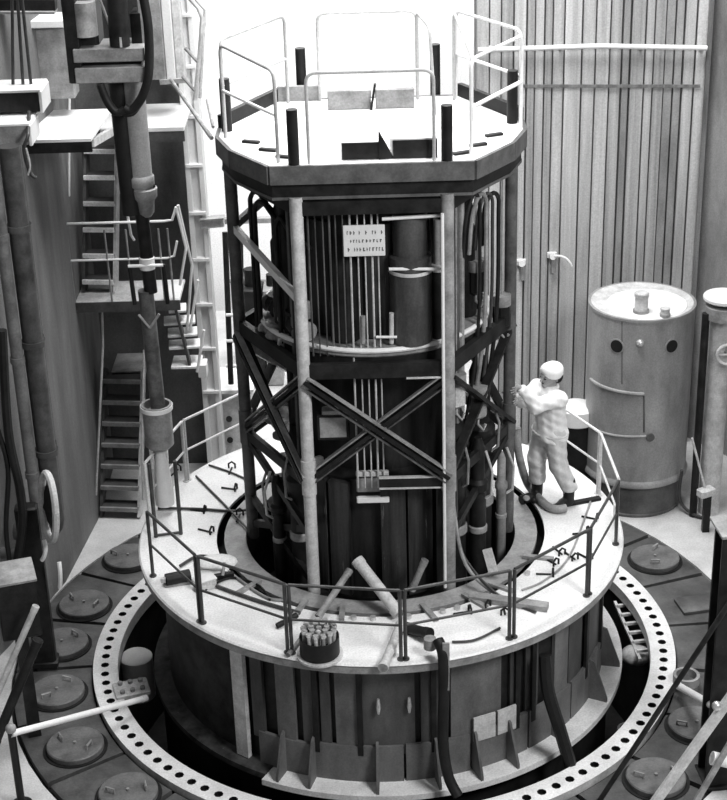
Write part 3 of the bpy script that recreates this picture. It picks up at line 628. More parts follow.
tag(MBx.build('plank', MID), 'grey flat plank lying at the right of the well rim', 'plank')
tag(MB().bar(gz(487, 549, 0.25), gz(494, 574, 0.03), 0.085, 0.05, (0, 1, 0.3)).build('wedge', LIGHT), 'pale upright block at the right rim of the well', 'block')
tag(MB().tube(spline([gy(517, 428, 0.35), gy(519, 455, 0.35), gz(528, 484, 0.10), gz(545, 504, 0.05), gz(556, 509, 0.05), gz(566, 508, 0.05)]), 0.042, 10).build('thick_hose', MID), 'thick grey hose bending onto the deck at the feet of the worker', 'hose')
t = thing('hose_coupling', 'small dark coupling on the deck left of the feet of the worker', 'coupling', gz(526, 499, 0))
MB().tube([gz(521, 500, 0.05), gz(531, 497, 0.05)], 0.05, 12).build('body', DARK, t); MB().tube([gz(525, 498, 0.05), gz(527, 498, 0.14)], 0.03, 8).build('spigot', MID, t)
tag(MB().bar(gz(552, 507, 0.015), gz(600, 498, 0.015), 0.06, 0.03).build('slat', DARK), 'dark slat on the deck under the right foot of the worker', 'slat')
# left-hand clutter: pump with cables
t = thing('pump', 'small dark pump lying on the deck at left, before the railing', 'pump', gz(178, 578, 0))
MB().tube([gz(166, 580, 0.06), gz(190, 575, 0.06)], 0.06, 14).build('motor', DARK, t)
MB().tube([gz(161, 580, 0.06), gz(166, 580, 0.06)], 0.03, 10).build('shaft', STEEL, t)
MB().bar(gz(164, 584, 0.01), gz(192, 580, 0.01), 0.12, 0.02).build('foot', MID, t)
cab = [([(180, 566), (200, 556), (225, 563), (215, 580), (195, 580)], 0.016, HOSE, 'dark cable coiled by the small pump at left'),
       ([(196, 577), (222, 588), (262, 602), (300, 613)], 0.018, HOSE, 'dark cable from the pump toward the front rail'),
       ([(215, 560), (240, 580), (268, 598), (292, 600)], 0.014, MID, 'grey cable from the left clutter along the well rim'),
       ([(205, 590), (230, 578), (258, 585), (270, 600)], 0.012, BLACK, 'thin black cable looping through the left clutter'),
       ([(158, 508), (200, 509), (232, 511), (253, 509)], 0.014, HOSE, 'straight dark cable across the left side of the deck'),
       ([(196, 476), (222, 502), (250, 531)], 0.012, HOSE, 'diagonal dark cable toward the left tower post'),
       ([(209, 465), (230, 472), (248, 480)], 0.011, HOSE, 'short dark cable at the back left of the deck'),
       ([(500, 628), (475, 640), (452, 642)], 0.012, HOSE, 'thin dark cable along the front right edge of the deck'),
       ([(592, 497), (570, 555), (545, 580), (522, 590)], 0.010, MID, 'thin grey line curving over the right side of the deck')]
for pts, r, m, lab in cab:
    tag(MB().tube(spline([gz(x, y, r+0.004) for x, y in pts]), r, 6).build('cable', m), lab, 'cable')
for i, (px, py, lab, m) in enumerate(((216, 566, 'pale lumpy canvas bag in the left clutter', WHITE_DECK), (205, 588, 'small pale box in the left clutter', LIGHT), (223, 580, 'dark clamp in the middle of the left clutter', DARK))):
    c = gz(px, py, 0)
    if i == 0:
        mb = MB().sphere(c+V(0, 0, 0.04), 0.15, 14, 8, (1.3, 0.9, 0.36)); mb.v = [(x+0.02*math.sin(9*y+z*20), y+0.02*math.sin(11*x), z+0.012*math.sin(14*x+8*y)) for x, y, z in mb.v]
        tag(mb.build('canvas_bag', m), lab, 'bag')
    elif i == 1:
        t = thing('small_box', lab, 'box', c); MB().box(c+V(0, 0, 0.05), (0.20, 0.12, 0.10), 0.5, 0.01).build('body', m, t); MB().box(c+V(0, 0, 0.105), (0.21, 0.13, 0.015), 0.5, 0.004).build('lid', WHITE, t)
    else:
        t = thing('clamp', lab, 'clamp', c); MB().bar(c+V(-0.08, 0, 0.03), c+V(0.1, 0.05, 0.03), 0.05, 0.05).build('jaw', m, t); MB().tube([c+V(0, 0, 0.05), c+V(0.02, 0.06, 0.16)], 0.015, 8).build('screw', STEEL, t)

# ================================================================ DRUM TANK AT RIGHT
TC = V(3.06, 3.15, 0); TR = 0.60
def tk(px, py, r=TR):      # point on the tank side seen at a pixel of the photograph
    d = _ray(px, py); o = CAM_LOC-TC; a = d.x**2+d.y**2; b = 2*(o.x*d.x+o.y*d.y); c = o.x**2+o.y**2-r*r
    return CAM_LOC+d*((-b-math.sqrt(max(b*b-4*a*c, 0)))/(2*a))
t = thing('drum_tank', 'tall grey cylindrical steel tank with two dark hand holes, at right by the concrete wall', 'tank', (TC.x, TC.y, ZF))
zb = -0.98; zt = 1.10
MB().lathe([(0.001, ZF), (0.565, ZF), (0.565, ZF+0.03), (0.55, ZF+0.04), (0.55, zb)], TC, 56).build('base', TANKD, t)
MB().lathe([(0.55, zb-0.03), (0.62, zb-0.03), (0.625, zb), (0.61, zb+0.03), (TR, zb+0.05)], TC, 56).build('bottom_band', TANKM, t)
MB().lathe([(TR, zb+0.03), (TR, zt-0.03), (TR+0.012, zt-0.03), (TR+0.012, zt), (TR-0.02, zt)], TC, 56).build('shell', TANKM, t)
MB().lathe([(TR-0.02, zt), (TR-0.05, zt-0.012), (0.001, zt-0.012)], TC, 56).build('lid', LIGHT, t)
cc = TC+V(0.04, -0.09, 0)
MB().lathe([(0.46, zt-0.012), (0.45, zt+0.004), (0.001, zt+0.004)], cc, 48).build('lid_plate', WHITE, t)
for px, py, r, h in ((641, 312, 0.075, 0.24), (665, 316, 0.05, 0.10)):
    c = gz(px, py, zt+0.004); s_ = MB().cyl(c, r, h, 20, bev=0.008).build('stub', LIGHT, t); MB().cyl(c+V(0, 0, h*0.78), r*1.12, h*0.16, 20).build('cap', STEEL, s_)
    MB().cyl(c, r*1.2, 0.03, 20).build('flange', MID, s_)
def radial_disc(p, r, h, m, name, par):
    p = V(p); e = V(p.x-TC.x, p.y-TC.y, 0).normalized(); return MB().tube([p-e*0.03, p+e*h], r, 24).build(name, m, par)
for px in (617, 671.5): 
    p = tk(px, 346); ho = radial_disc(p, 0.088, 0.008, TANKM, 'hand_hole', t); radial_disc(p, 0.074, 0.012, BLACK, 'hole_cover', ho)
p = tk(640, 343); MB().sphere(p, 0.045, 12, 8).build('boss', STEEL, t)
p = tk(650, 437); radial_disc(p, 0.05, 0.02, TANKD, 'plug', t)
def onarc(p, q, dz0=0, n=10):
    a0 = math.atan2(p.y-TC.y, p.x-TC.x); a1 = math.atan2(q.y-TC.y, q.x-TC.x)
    return [TC+V((TR+0.004)*math.cos(a0+(a1-a0)*k/n), (TR+0.004)*math.sin(a0+(a1-a0)*k/n), p.z+(q.z-p.z)*k/n) for k in range(n+1)]
MB().tube(onarc(tk(591, 379), tk(644, 394)), 0.022, 8).build('hatch_lip', TANKM, t)
MB().tube(onarc(tk(591, 427), tk(646, 436)), 0.016, 8).build('hatch_sill', TANKM, t)
MB().tube([tk(644, 396), tk(644, 432)], 0.012, 6).build('hatch_edge', TANKD, t)
MB().tube([tk(622, 322, TR-0.002), tk(622, 384, TR-0.002)], 0.007, 6).build('seam', TANKD, t)
c = gy(576, 432, 3.2); zt2 = gy(576, 412, 3.0).z
t = thing('white_drum', 'white lidded drum half hidden behind the worker', 'drum', (c.x, 3.2, ZF))
MB().lathe([(0.001, ZF), (0.20, ZF), (0.21, ZF+0.02), (0.21, zt2-0.22)], (c.x, 3.2, 0), 28).build('body', DARK, t)
MB().lathe([(0.21, zt2-0.22), (0.235, zt2-0.2), (0.225, zt2-0.03), (0.18, zt2), (0.001, zt2+0.01)], (c.x, 3.2, 0), 28).build('lid', WHITE, t)
# standpipe, box and dark column on the right
c = gy(716, 400, 2.7)
zt3 = gy(716, 297, 2.7).z
t = thing('standpipe', 'pale vertical standpipe with a white disc top, at the right edge beside the tank', 'pipe', (c.x, 2.7, ZF))
MB().tube([(c.x, 2.7, ZF), (c.x, 2.7, zt3-0.1)], 0.125, 20).build('pipe', LIGHT, t)
MB().cyl((c.x+0.02, 2.7, zt3-0.03), 0.24, 0.05, 28, bev=0.01).build('disc', WHITE, t)
MB().cyl((c.x-0.0, 2.65, zt3-0.22), 0.20, 0.14, 20).build('cap', MID, t)
MB().tube([(c.x-0.20, 2.6, ZF), (c.x-0.20, 2.6, zt3-0.15)], 0.045, 12).build('side_pipe', DARK, t)
q = V(c.x+0.05, 2.5, gy(716, 355, 2.5).z); MB().lathe([(0.075, -0.02), (0.10, 0), (0.075, 0.02), (0.06, 0), (0.075, -0.02)], (0, 0, 0), 20)
MB().tube([q+pol(0.12, 360*k/16).xzy for k in range(17)], 0.02, 8).build('wheel', LIGHT, t)
MB().tube([q+V(-0.12, 0, 0), q+V(0.12, 0, 0)], 0.012, 6).build('spoke', LIGHT, t); MB().tube([q, q+V(0, 0.2, 0)], 0.025, 8).build('spindle', MID, t)
t = thing('lever_box', 'small pale switch box with a long thin lever, right of the tank foot', 'box', gy(705, 490, 2.2))
c = gy(706, 492, 2.2); MB().box(c, (0.20, 0.12, 0.10), 0.5, 0.015).build('box', LIGHT, t); MB().tube([c, gy(692, 438, 2.3)], 0.014, 8).build('lever', LIGHT, t)
MB().bar(V(c.x+0.03, 2.24, ZF), V(c.x+0.03, 2.24, c.z-0.03), 0.08, 0.08).build('stand', DARK, t)
tag(MB().tube(spline([gz(682, 470, ZF+0.6), gz(680, 500, ZF+0.15), gz(697, 516, ZF+0.03), gz(727, 520, ZF+0.03)]), 0.02, 8).build('floor_hose', HOSE), 'dark hose lying on the white floor at the foot of the tank', 'hose')
c = gz(719, 778, ZF); zt4 = gy(713, 528, c.y).z
t = thing('dark_column', 'dark steel column rising at the right edge of the picture', 'column', c)
MB().box(c+V(0, 0, (zt4-ZF)/2), (0.10, 0.30, zt4-ZF), 0.1, 0.004).build('web', DARK, t)
for s in (-1, 1): MB().box(c+V(0.0, 0.14*s, (zt4-ZF)/2), (0.34, 0.03, zt4-ZF), 0.1, 0.004).build('flange', DARK, t)
MB().box(c+V(0, 0, zt4-ZF+0.01), (0.40, 0.36, 0.03), 0.1, 0.004).build('cap_plate', MID, t)
MB().box(c+V(0, 0, 0.02), (0.36, 0.36, 0.04), 0.1, 0.006).build('base_plate', DARK, t)
yc = c.y-0.25
tubething(gy(596, 806, -2.62), gy(734, 596, yc), 0.024, DARK, 'long thin dark rod sloping across the bolt flange at lower right', 'rod', 'rod')
t = thing('sloping_bar', 'broad grey flat bar sloping up to the right at the bottom corner', 'bar', gy(650, 806, -2.72))
MB().bar(gy(648, 812, -2.75), gy(740, 684, yc-0.1), 0.085, 0.04, (0, 1, 0)).build('bar', LIGHT, t); MB().sphere(gy(717, 706, yc-0.16), 0.045, 12, 8).build('pin', STEEL, t)
MB().bar(gy(690, 812, -2.85), gy(740, 726, yc-0.1), 0.05, 0.03, (0, 1, 0)).build('stay', MID, t)
tubething(gy(677, 685, -1.0), gy(722, 711, yc), 0.036, WHITE, 'short white pole from the column toward the bolt flange', 'pole', 'pole')
tubething(gy(712, 758, yc-0.1), gy(745, 766, yc-0.1), 0.055, WHITE, 'stubby white pipe end at the bottom right corner', 'pipe', 'pipe')
tag(MB().lathe([(0.10, 0), (0.13, 0), (0.13, 0.09), (0.10, 0.09), (0.10, 0)], gz(686, 682, ZF+0.09), 24).build('ring_socket', MID), 'small open ring socket at the end of the short white pole', 'socket')
# fixtures on the concrete wall
for px, py, lab, arm in ((521, 262, 'small white wall hook nearest the tower', 0), (552, 255, 'small white wall hook with a curved arm, right of the other', 1)):
    c = gy(px, py, YW-0.03); t = thing('wall_hook', lab, 'hook', c)
    MB().box(c, (0.12, 0.04, 0.08), 0, 0.01).build('plate', WHITE, t); MB().tube([c, c+V(0, -0.12, 0.02)], 0.04, 10).build('boss', WHITE, t)
    MB().tube([c+V(0.02, -0.02, -0.04), c+V(0.02, -0.03, -0.22)], 0.03, 8).build('drop', CONCS, t)
    if arm: MB().tube(arc(c+V(0, -0.1, 0.02), c+V(0.16, -0.2, 0.08), c+V(0.22, -0.2, -0.08)), 0.016, 8).build('arm', WHITE, t)
t = thing('wall_pipe_white', 'long thin white pipe running along the top of the concrete wall', 'pipe', gy(600, 47, YW-0.15)); t.name = 'white_wall_pipe'
MB().tube([gy(478, 50, YW-0.12), gy(600, 46, YW-0.12), gy(707, 48, YW-0.12)], 0.03, 10).build('pipe', PIPEW, t)
for px in (490, 560, 640, 700): MB().bar(gy(px, 47.5, YW-0.12), gy(px, 47.5, YW+0.0), 0.03, 0.05).build('clip', LIGHT, t)
# ================================================================ STEEL STAIRS ON THE LEFT
YF = 2.95
STM = mat('stair_steel', 0.07, 0.5, var=0.3, scale=5); NOSE = mat('lit_tread_edge', 0.85, 0.4, var=0.15, scale=8)  # tread edges: the look of light on them is put into the colour
def stair(lab, p0, p1, w, n, m, nose, name='steel_stair', rail=None, skipnose=()):
    p0, p1 = V(p0), V(p1); t = thing(name, lab, 'stair', p0); d = p1-p0; h = V(d.x, d.y, 0).normalized(); s = V(-h.y, h.x, 0)
    for k in (-1, 1): MB().bar(p0+s*w/2*k, p1+s*w/2*k, 0.03, 0.14).build('stringer', LIGHT if rail is None and k < 0 else m, t)
    for i in range(n):
        c = p0+d*((i+0.5)/n); r = MB().add([c+h*a+s*b+V(0, 0, z) for a, b, z in ((-0.10, -w/2, 0), (0.10, -w/2, 0), (0.10, w/2, 0), (-0.10, w/2, 0), (-0.10, -w/2, 0.025), (0.10, -w/2, 0.025), (0.10, w/2, 0.025), (-0.10, w/2, 0.025))], [(3, 2, 1, 0), (4, 5, 6, 7), (0, 1, 5, 4), (1, 2, 6, 5), (2, 3, 7, 6), (3, 0, 4, 7)]).build('tread', m, t)
        if i not in skipnose: MB().bar(c-h*0.11-s*w*0.5+V(0, 0, 0.012), c-h*0.11+s*w*0.5+V(0, 0, 0.012), 0.03, 0.05).build('nosing', nose, r)
    return t
a = gy(124, 512, YF); b = gy(128, 368, YF+0.75)
stair('dark lower stair rising from the floor at left', V(a.x-0.04, YF, ZF), V(b.x-0.04, YF+0.75, b.z), 0.46, 7, STM, MID)
MB_ = MB().tube([gy(96, 495, YF-0.05), gy(99, 430, YF), gy(103, 345, YF+0.1), gy(102, 312, YF+0.1)], 0.013, 8)
tag(MB_.build('stair_rail', LIGHT), 'thin pale rail standing left of the dark lower stair', 'rail')
tag(MB().tube([gy(143, 500, YF-0.1), gy(142, 440, YF), gy(144, 350, YF+0.1)], 0.012, 8).build('stair_rail', LIGHT), 'thin pale rail right of the dark lower stair', 'rail')
zl = gy(125, 372, YF+0.75).z
t = thing('lower_landing', 'small grey landing at the head of the dark lower stair', 'landing', (b.x, YF+1.0, zl-0.06))
MB().box((b.x+0.02, YF+1.05, zl-0.02), (0.46, 0.55, 0.04), 0, 0.004).build('deck', MID, t); MB().bar((b.x-0.2, YF+0.79, zl-0.06), (b.x+0.24, YF+0.79, zl-0.06), 0.03, 0.08).build('edge', STM, t)
# middle landing with its rails
za = gy(130, 302, YF).z; x0 = gy(64, 302, YF).x; x1 = gy(180, 302, YF).x
t = thing('middle_landing', 'long pale stair landing halfway up the left wall with rails', 'landing', ((x0+x1)/2, YF+0.3, za-0.1))
MB().box(((x0+x1)/2, YF+0.32, za), (x1-x0, 0.64, 0.03), 0, 0.004).build('deck', LIGHT, t)
MB().box((x1-0.24, YF+0.32, za+0.017), (0.46, 0.60, 0.012), 0, 0.003).build('tread_plate', WHITE, t)
MB().bar((x0, YF, za-0.05), (x1, YF, za-0.05), 0.03, 0.12).build('edge', STM, t)
rl = []
for px in (75, 112, 133, 165, 174): 
    p = gy(px, 300, YF); MB().tube([(p.x, YF, za), (p.x-0.01, YF, za+0.86)], 0.012, 8).build('post', MID, t)
p = gy(60, 223, YF); q = gy(164, 223, YF); zz = gy(100, 223, YF).z; z2 = gy(100, 260, YF).z
MB().tube([(x0-0.05, YF, zz), (q.x, YF, zz), *[tuple(v) for v in (gy(172, 220, YF), gy(176, 207, YF))]], 0.016, 8).build('top_rail', PIPEW, t)
MB().tube([(x0-0.05, YF, z2), (q.x, YF, z2), *[tuple(v) for v in (gy(174, 256, YF), gy(177, 241, YF))]], 0.014, 8).build('middle_rail', PIPEW, t)
MB().tube([gy(176, 207, YF), gy(186, 248, YF), gy(180, 285, YF)], 0.016, 8).build('end_rail', PIPEW, t)
MB().tube([gy(126, 207, YF), gy(131, 235, YF+0.05), gy(134, 240, YF+0.1)], 0.016, 8).build('handrail_end', PIPEW, t)
# short flight falling to the right
a = gy(183, 310, YF+0.35); b = gy(197, 362, YF+0.2)
t = thing('side_stair', 'short stair flight with treads coloured bright as lit falling right from the middle landing', 'stair', b)
for i, (px, py, w) in enumerate(((181, 308, 0.08), (183, 320, 0.24), (186, 332, 0.22), (188, 344, 0.24))):
    c = gy(px, py, YF+0.3); r = MB().box(c-V(0.04, 0, 0), (w+0.12, 0.24, 0.03), 0.1, 0.004).build('tread', NOSE, t)
c = gy(187, 362, YF+0.3); MB().box(c, (0.34, 0.34, 0.03), 0, 0.004).build('foot_plate', NOSE, t)
MB().tube([gy(178, 205, YF), gy(192, 265, YF+0.1), gy(187, 330, YF+0.2)], 0.016, 8).build('handrail', PIPEW, t)
MB().tube([gy(198, 280, YF+0.1), gy(190, 330, YF+0.1)], 0.016, 8).build('handrail', PIPEW, t)
MB().tube([gy(204, 330, YF+0.1), gy(197, 372, YF+0.1)], 0.016, 8).build('handrail', PIPEW, t)
MB().bar(gy(176, 308, YF+0.2), gy(190, 364, YF+0.2), 0.03, 0.10, (0, 1, 0)).build('stringer', STM, t)
MB().box(gy(203, 368, YF+0.2), (0.10, 0.2, 0.16), 0, 0.006).build('kick_plate', WHITE, t)
# upper flight
a = gy(96, 272, YF+0.35); b = gy(99, 138, YF+0.95)
stair('upper stair with bright tread edges on the dark left wall', V(a.x+0.03, YF+0.32, za), V(b.x+0.03, YF+1.0, b.z), 0.36, 6, STM, NOSE)
MB_ = MB().tube([gy(69, 196, YF+0.3), gy(69, 130, YF+0.3), gy(70, 58, YF+0.3)], 0.014, 8)
tag(MB_.build('stair_rail', PIPEW), 'bright vertical rail left of the upper stair', 'rail')
tag(MB().tube([gy(120, 125, YF+0.3), gy(121, 193, YF+0.3), gy(127, 206, YF+0.2)], 0.016, 8).build('stair_rail', PIPEW), 'bright handrail right of the upper stair', 'rail')
# upper landing and the big white slab
zu = gy(145, 130, YF).z
x0 = gy(100, 130, YF).x; x1 = gy(184, 130, YF).x
t = thing('upper_landing', 'white upper landing behind the hoist tube', 'landing', ((x0+x1)/2, YF+0.4, zu-0.2))
MB().box(((x0+x1)/2, YF+0.5, zu), (x1-x0, 1.0, 0.05), 0, 0.005).build('deck', WHITE, t); MB().bar((x0, YF+0.02, zu-0.08), (x1, YF+0.02, zu-0.08), 0.03, 0.12).build('edge', STM, t)
MB().bar(gy(118, 128, YF-0.02), gy(92, 143, 1.9), 0.05, 0.08).build('kick_plate', LIGHT, t)
ys = 1.75; zs = gy(60, 139.5, ys).z; x0 = gy(22, 139.5, ys).x; x1 = gy(91, 139.5, ys).x
t = thing('white_slab', 'large white slab with a dark front edge at upper left', 'slab', ((x0+x1)/2, ys+0.6, zs-0.12))
mb = MB().prism([(x0, ys), (x1, ys), (gy(112, 108, ys+1.15).x, ys+1.15), (x0-0.3, ys+1.15)], zs-0.03, zs); mb.build('top', WHITE, t)
MB().bar((x0, ys+0.02, zs-0.085), (x1, ys+0.02, zs-0.085), 0.04, 0.11).build('front_edge', DARK, t)
# two box beams
for yb, pts, lab in ((1.0, ((0, 84), (45, 112)), 'upper of two box beams projecting at the left edge'), (0.7, ((0, 118), (34, 145)), 'lower of two box beams projecting at the left edge')):
    (xa, ya), (xb, yb_) = pts; p = gy(xa-25, ya+8, yb); q = gy(xb-5, yb_, yb); t = thing('box_beam', lab, 'beam', (q.x, yb, q.z), 'box beams at the left edge')
    h = abs(gy(xb, ya+8, yb).z-q.z)
    MB().box(((p.x+q.x)/2, yb+0.2, q.z+h/2), (q.x-p.x, 0.40, h), 0, 0.006).build('beam', MID if yb < 0.9 else DARK, t)
    MB().box(((p.x+q.x)/2+0.01, yb+0.2, q.z+h+0.015), (q.x-p.x+0.03, 0.42, 0.03), 0, 0.006).build('top_plate', WHITE, t)
    MB().box((q.x+0.02, yb+0.2, q.z+h/2), (0.03, 0.42, h+0.02), 0, 0.006).build('end_plate', WHITE, t)
tag(MB().tube(spline([gy(29, 112, 0.95), gy(28, 135, 0.6), gy(24, 150, 0.6), gy(30, 172, 0.6), gy(36, 178, 0.6)]), 0.018, 8).build('loose_cable', HOSE), 'frayed dark cable dangling from the box beams', 'cable')
tag(MB().tube(spline([gy(26, 148, 0.58), gy(30, 165, 0.58), gy(28, 175, 0.58)]), 0.010, 6).build('loose_cable', LIGHT), 'thin pale wire dangling beside the frayed cable', 'wire')
# vertical pipes on the left wall
def vp(px, py, x, y, z0, z1, r, m, lab, grp='pipes on the left wall'):
    t = thing('wall_pipe', lab, 'pipe', (x, y, z0), grp); MB().tube([(x, y, z0), (x, y, z1)], r, 16).build('pipe', m, t)
    MB().tube([(x-0.42, y+0.03, z0-r*1.3), *arc((x-r*1.6, y, z0-r*1.3), (x, y, z0-r*1.3), (x, y, z0+r*0.3), 6)], r*0.98, 16).build('elbow', m, t)
    for k in range(3):
        z = z0+(z1-z0)*(0.2+0.3*k); MB().lathe([(r*1.0, -0.03), (r*1.2, -0.03), (r*1.2, 0.03), (r, 0.03)], (x, y, z), 16).build('clip', m, t)
p = gy(50, 480, 0.25); vp(0, 0, p.x, 0.25, 0.05, gy(10, 146, 0.25).z, 0.10, mat('tarred_pipe', 0.06, 0.45, var=0.4, scale=5), 'thick vertical pipe on the left wall above the pale handwheel')
p = gy(33, 480, 0.15); vp(0, 0, p.x, 0.15, -0.2, gy(0, 150, 0.15).z, 0.06, mat('grey_pipe_paint', 0.13, 0.5, var=0.3, scale=5), 'grey vertical pipe second from the wall corner')
p = gy(58, 480, 0.45); vp(0, 0, p.x, 0.45, 0.05, gy(20, 146, 0.45).z, 0.025, DARK, 'thin dark conduit right of the thick vertical pipe')
for i, (pts, r, lab) in enumerate((([(2, 330), (8, 430), (20, 490), (22, 530), (12, 590)], 0.045, 'thick black cable sagging down the left edge'), ([(-2, 430), (8, 470), (6, 530), (12, 575)], 0.025, 'thin black cable looping at the far left edge'))):
    tag(MB().tube(spline([gy(x, y, -0.4) for x, y in pts]), r, 8).build('hanging_cable', BLACK), lab, 'cable')
for i, (x0, x1) in enumerate(((12, 13), (17, 23), (21, 31))):
    lab = ('left', 'middle', 'right')[i]+' one of three dark cables hanging at the top left above the box beams'
    tag(MB().tube([gy(x0, -10, 1.2), gy(x1, 84, 1.2)], 0.016, 8).build('hanging_cable', HOSE), lab, 'cable', 'cables at the top left')
# upper-left wall pieces
t = thing('wall_box', 'pale cabinet with a dark lintel on the wall at the top left', 'cabinet', gy(48, 100, 2.6))
c0, c1 = gy(26, 100, 2.6), gy(68, 28, 2.6); MB().box(((c0.x+c1.x)/2, 2.75, (c0.z+c1.z)/2), (c1.x-c0.x, 0.3, abs(c1.z-c0.z)), 0, 0.01).build('body', MID, t)
MB().box(((c0.x+c1.x)/2, 2.68, c1.z+0.07), (c1.x-c0.x, 0.42, 0.08), 0, 0.01).build('top', WHITE, t)
c = gy(27, 5, 1.6); t = thing('crane_rail', 'dark beam across the top left corner', 'beam', c)
MB().bar(gy(-15, 4, 1.6), gy(56, 4, 1.6), 0.12, 0.10).build('beam', DARK, t); MB().bar(gy(-15, 11, 1.58), gy(56, 11, 1.58), 0.2, 0.02).build('flange', MID, t)
# light panels right of the hoist head
t = thing('duct', 'pale vertical duct behind the hoist head at the top', 'duct', gy(165, 85, 3.4))
for x0, x1, m, yy in ((150, 166, MID, 3.30), (167, 176, WHITE, 3.36), (177, 185, LIGHT, 3.42)):
    p = gy(x0, 80, yy); q = gy(x1, 80, yy); MB().box(((p.x+q.x)/2, yy+0.1, (p.z+7.0)/2), (q.x-p.x, 0.22, 7.0-p.z), 0, 0.008).build('sheet', m, t)
MB().bar(gy(160, 82, 3.28), gy(187, 80, 3.28), 0.05, 0.05).build('sill', MID, t)
# light ladder tower right of the dark wall
yl = 3.95
t = thing('ladder_tower', 'tall white boxed ladder column right of the dark stair wall', 'ladder', (gy(209, 390, yl).x, yl, ZF))
p = gy(203, 380, yl); q = gy(219, 380, yl); p2 = gy(197.5, 130, yl)
MB().box((p.x+0.02, yl, 2.9), (0.06, 0.22, 8.6), 0, 0.006).build('stile', WHITE, t); MB().box((q.x-0.02, yl, 2.9), (0.06, 0.22, 8.6), 0, 0.006).build('stile', WHITE, t)
MB().box(((p.x+q.x)/2, yl-0.05, 2.9), (q.x-p.x, 0.02, 8.6), 0, 0.003).build('back_sheet', WHITE, t)
for k in range(11):
    z = gy(213, 388, yl).z+0.57*k; MB().box(((p.x+q.x)/2, yl-0.03, z), (q.x-p.x, 0.20, 0.04), 0, 0.004).build('rung', WHITE, t)
t = thing('wall_bracket', 'short dark beam joining the ladder column to the hall behind', 'beam', gy(225, 222, yl)); MB().bar(gy(200, 224, yl-0.1), gy(224, 222, yl-0.1), 0.10, 0.09).build('beam', LIGHT, t); MB().bar(gy(200, 219, yl-0.12), gy(224, 217, yl-0.12), 0.14, 0.02).build('flange', MID, t)
pb = gy(226, 398, 4.3)
t = thing('equipment_plinth', 'pale plinth behind the left tower post', 'plinth', (pb.x, 4.3, ZF))
zp = gy(226, 392, 4.1).z
MB().box((pb.x+0.09, 4.4, (zp+ZF)/2), (0.46, 0.6, zp-ZF), 0, 0.01).build('body', LIGHT, t); MB().box((pb.x+0.11, 4.38, zp+0.03), (0.52, 0.70, 0.06), 0, 0.01).build('top', WHITE, t)
for px, py in ((229, 419), (230, 440)): MB().tube([gy(px, py, 4.09), gy(px, py, 4.04)], 0.04, 10).build('knob', DARK, t)
t = thing('steel_ladder', 'dark ladder leaning behind the left tower post', 'ladder', gy(236, 382, 4.2))
for x0, x1 in ((225, 231), (240, 243)): MB().tube([gy(x1, 384, 4.0), gy(x0, 232, 4.3)], 0.035, 8).build('stile', DARK, t)
for py in (315, 341, 366): MB().tube([gy(226, py, 4.05), gy(243, py, 4.05)], 0.022, 8).build('rung', WHITE, t)
# low dark machinery seen far off in the bright hall
for i, (px, w, h, lab) in enumerate(((252, 0.30, 0.60, 'dark machine far off behind the left posts'), (272, 0.22, 0.4, 'small grey machine far off beside the left front post'))):
    c = gz(px, 300, -0.4); t = thing('far_machine', lab, 'machine', (c.x, 6.8, ZF)); z = gy(px, 285, 6.8).z
    MB().box((gy(px, 300, 6.8).x, 6.8, (z+ZF)/2), (w, 0.4, z-ZF), 0, 0.02).build('body', (DARK, MID)[i], t); MB().cyl((gy(px, 300, 6.8).x, 6.8, z), w*0.3, h*0.4, 12).build('head', DARK, t)
t = thing('far_rail', 'low dark rail far off in the bright hall', 'rail', gy(255, 285, 7.2)); MB().tube([gy(225, 281, 7.2), gy(300, 281, 7.2)], 0.03, 8).build('bar', MID, t)
for px in (232, 248, 262, 268, 285): MB().tube([gy(px, 281, 7.2), V(gy(px, 281, 7.2).x, 7.2, ZF)], 0.025, 8).build('post', MID, t)
t = thing('far_beam', 'thin dark beam crossing the bright hall at the left', 'beam', gy(250, 221, 7.5)); MB().bar(gy(205, 221, 7.5), gy(300, 219, 7.5), 0.1, 0.07).build('beam', MID, t)
# handrail at the top and gangway lines to the platform
t = thing('gangway_rail', 'bent tube handrail at the top, left of the tower platform', 'railing', gy(195, 100, 2.6))
MB().tube([gy(178, -15, 2.6), gy(198, 8, 2.6), gy(202, 18, 2.6), gy(200, 50, 2.6), gy(195, 100, 2.6)], 0.022, 8).build('rail', LIGHT, t)
MB().tube([gy(183, -15, 2.8), gy(205, 10, 2.8), gy(202, 60, 2.8), gy(200, 98, 2.8)], 0.018, 8).build('rail', LIGHT, t)
MB().tube([gy(185, 48, 2.6), gy(198, 62, 2.6)], 0.018, 8).build('stay', MID, t); MB().tube([gy(182, 76, 2.6), gy(196, 92, 2.6)], 0.018, 8).build('stay', MID, t)
e1 = V(-1.40, -0.15, ZT-0.02); e2 = V(-1.40, 0.06, ZT+0.02)
t = thing('gangway_line', 'taut dark line from the left landing to the tower platform', 'rope', e1); MB().tube([gy(171, 80, 2.9), e1], 0.02, 8).build('rope', MID, t)
t = thing('gangway_line', 'thin second line above the taut one, reaching the platform corner', 'rope', e2); MB().tube([gy(207, 100, 1.6), e2], 0.014, 8).build('rope', MID, t)
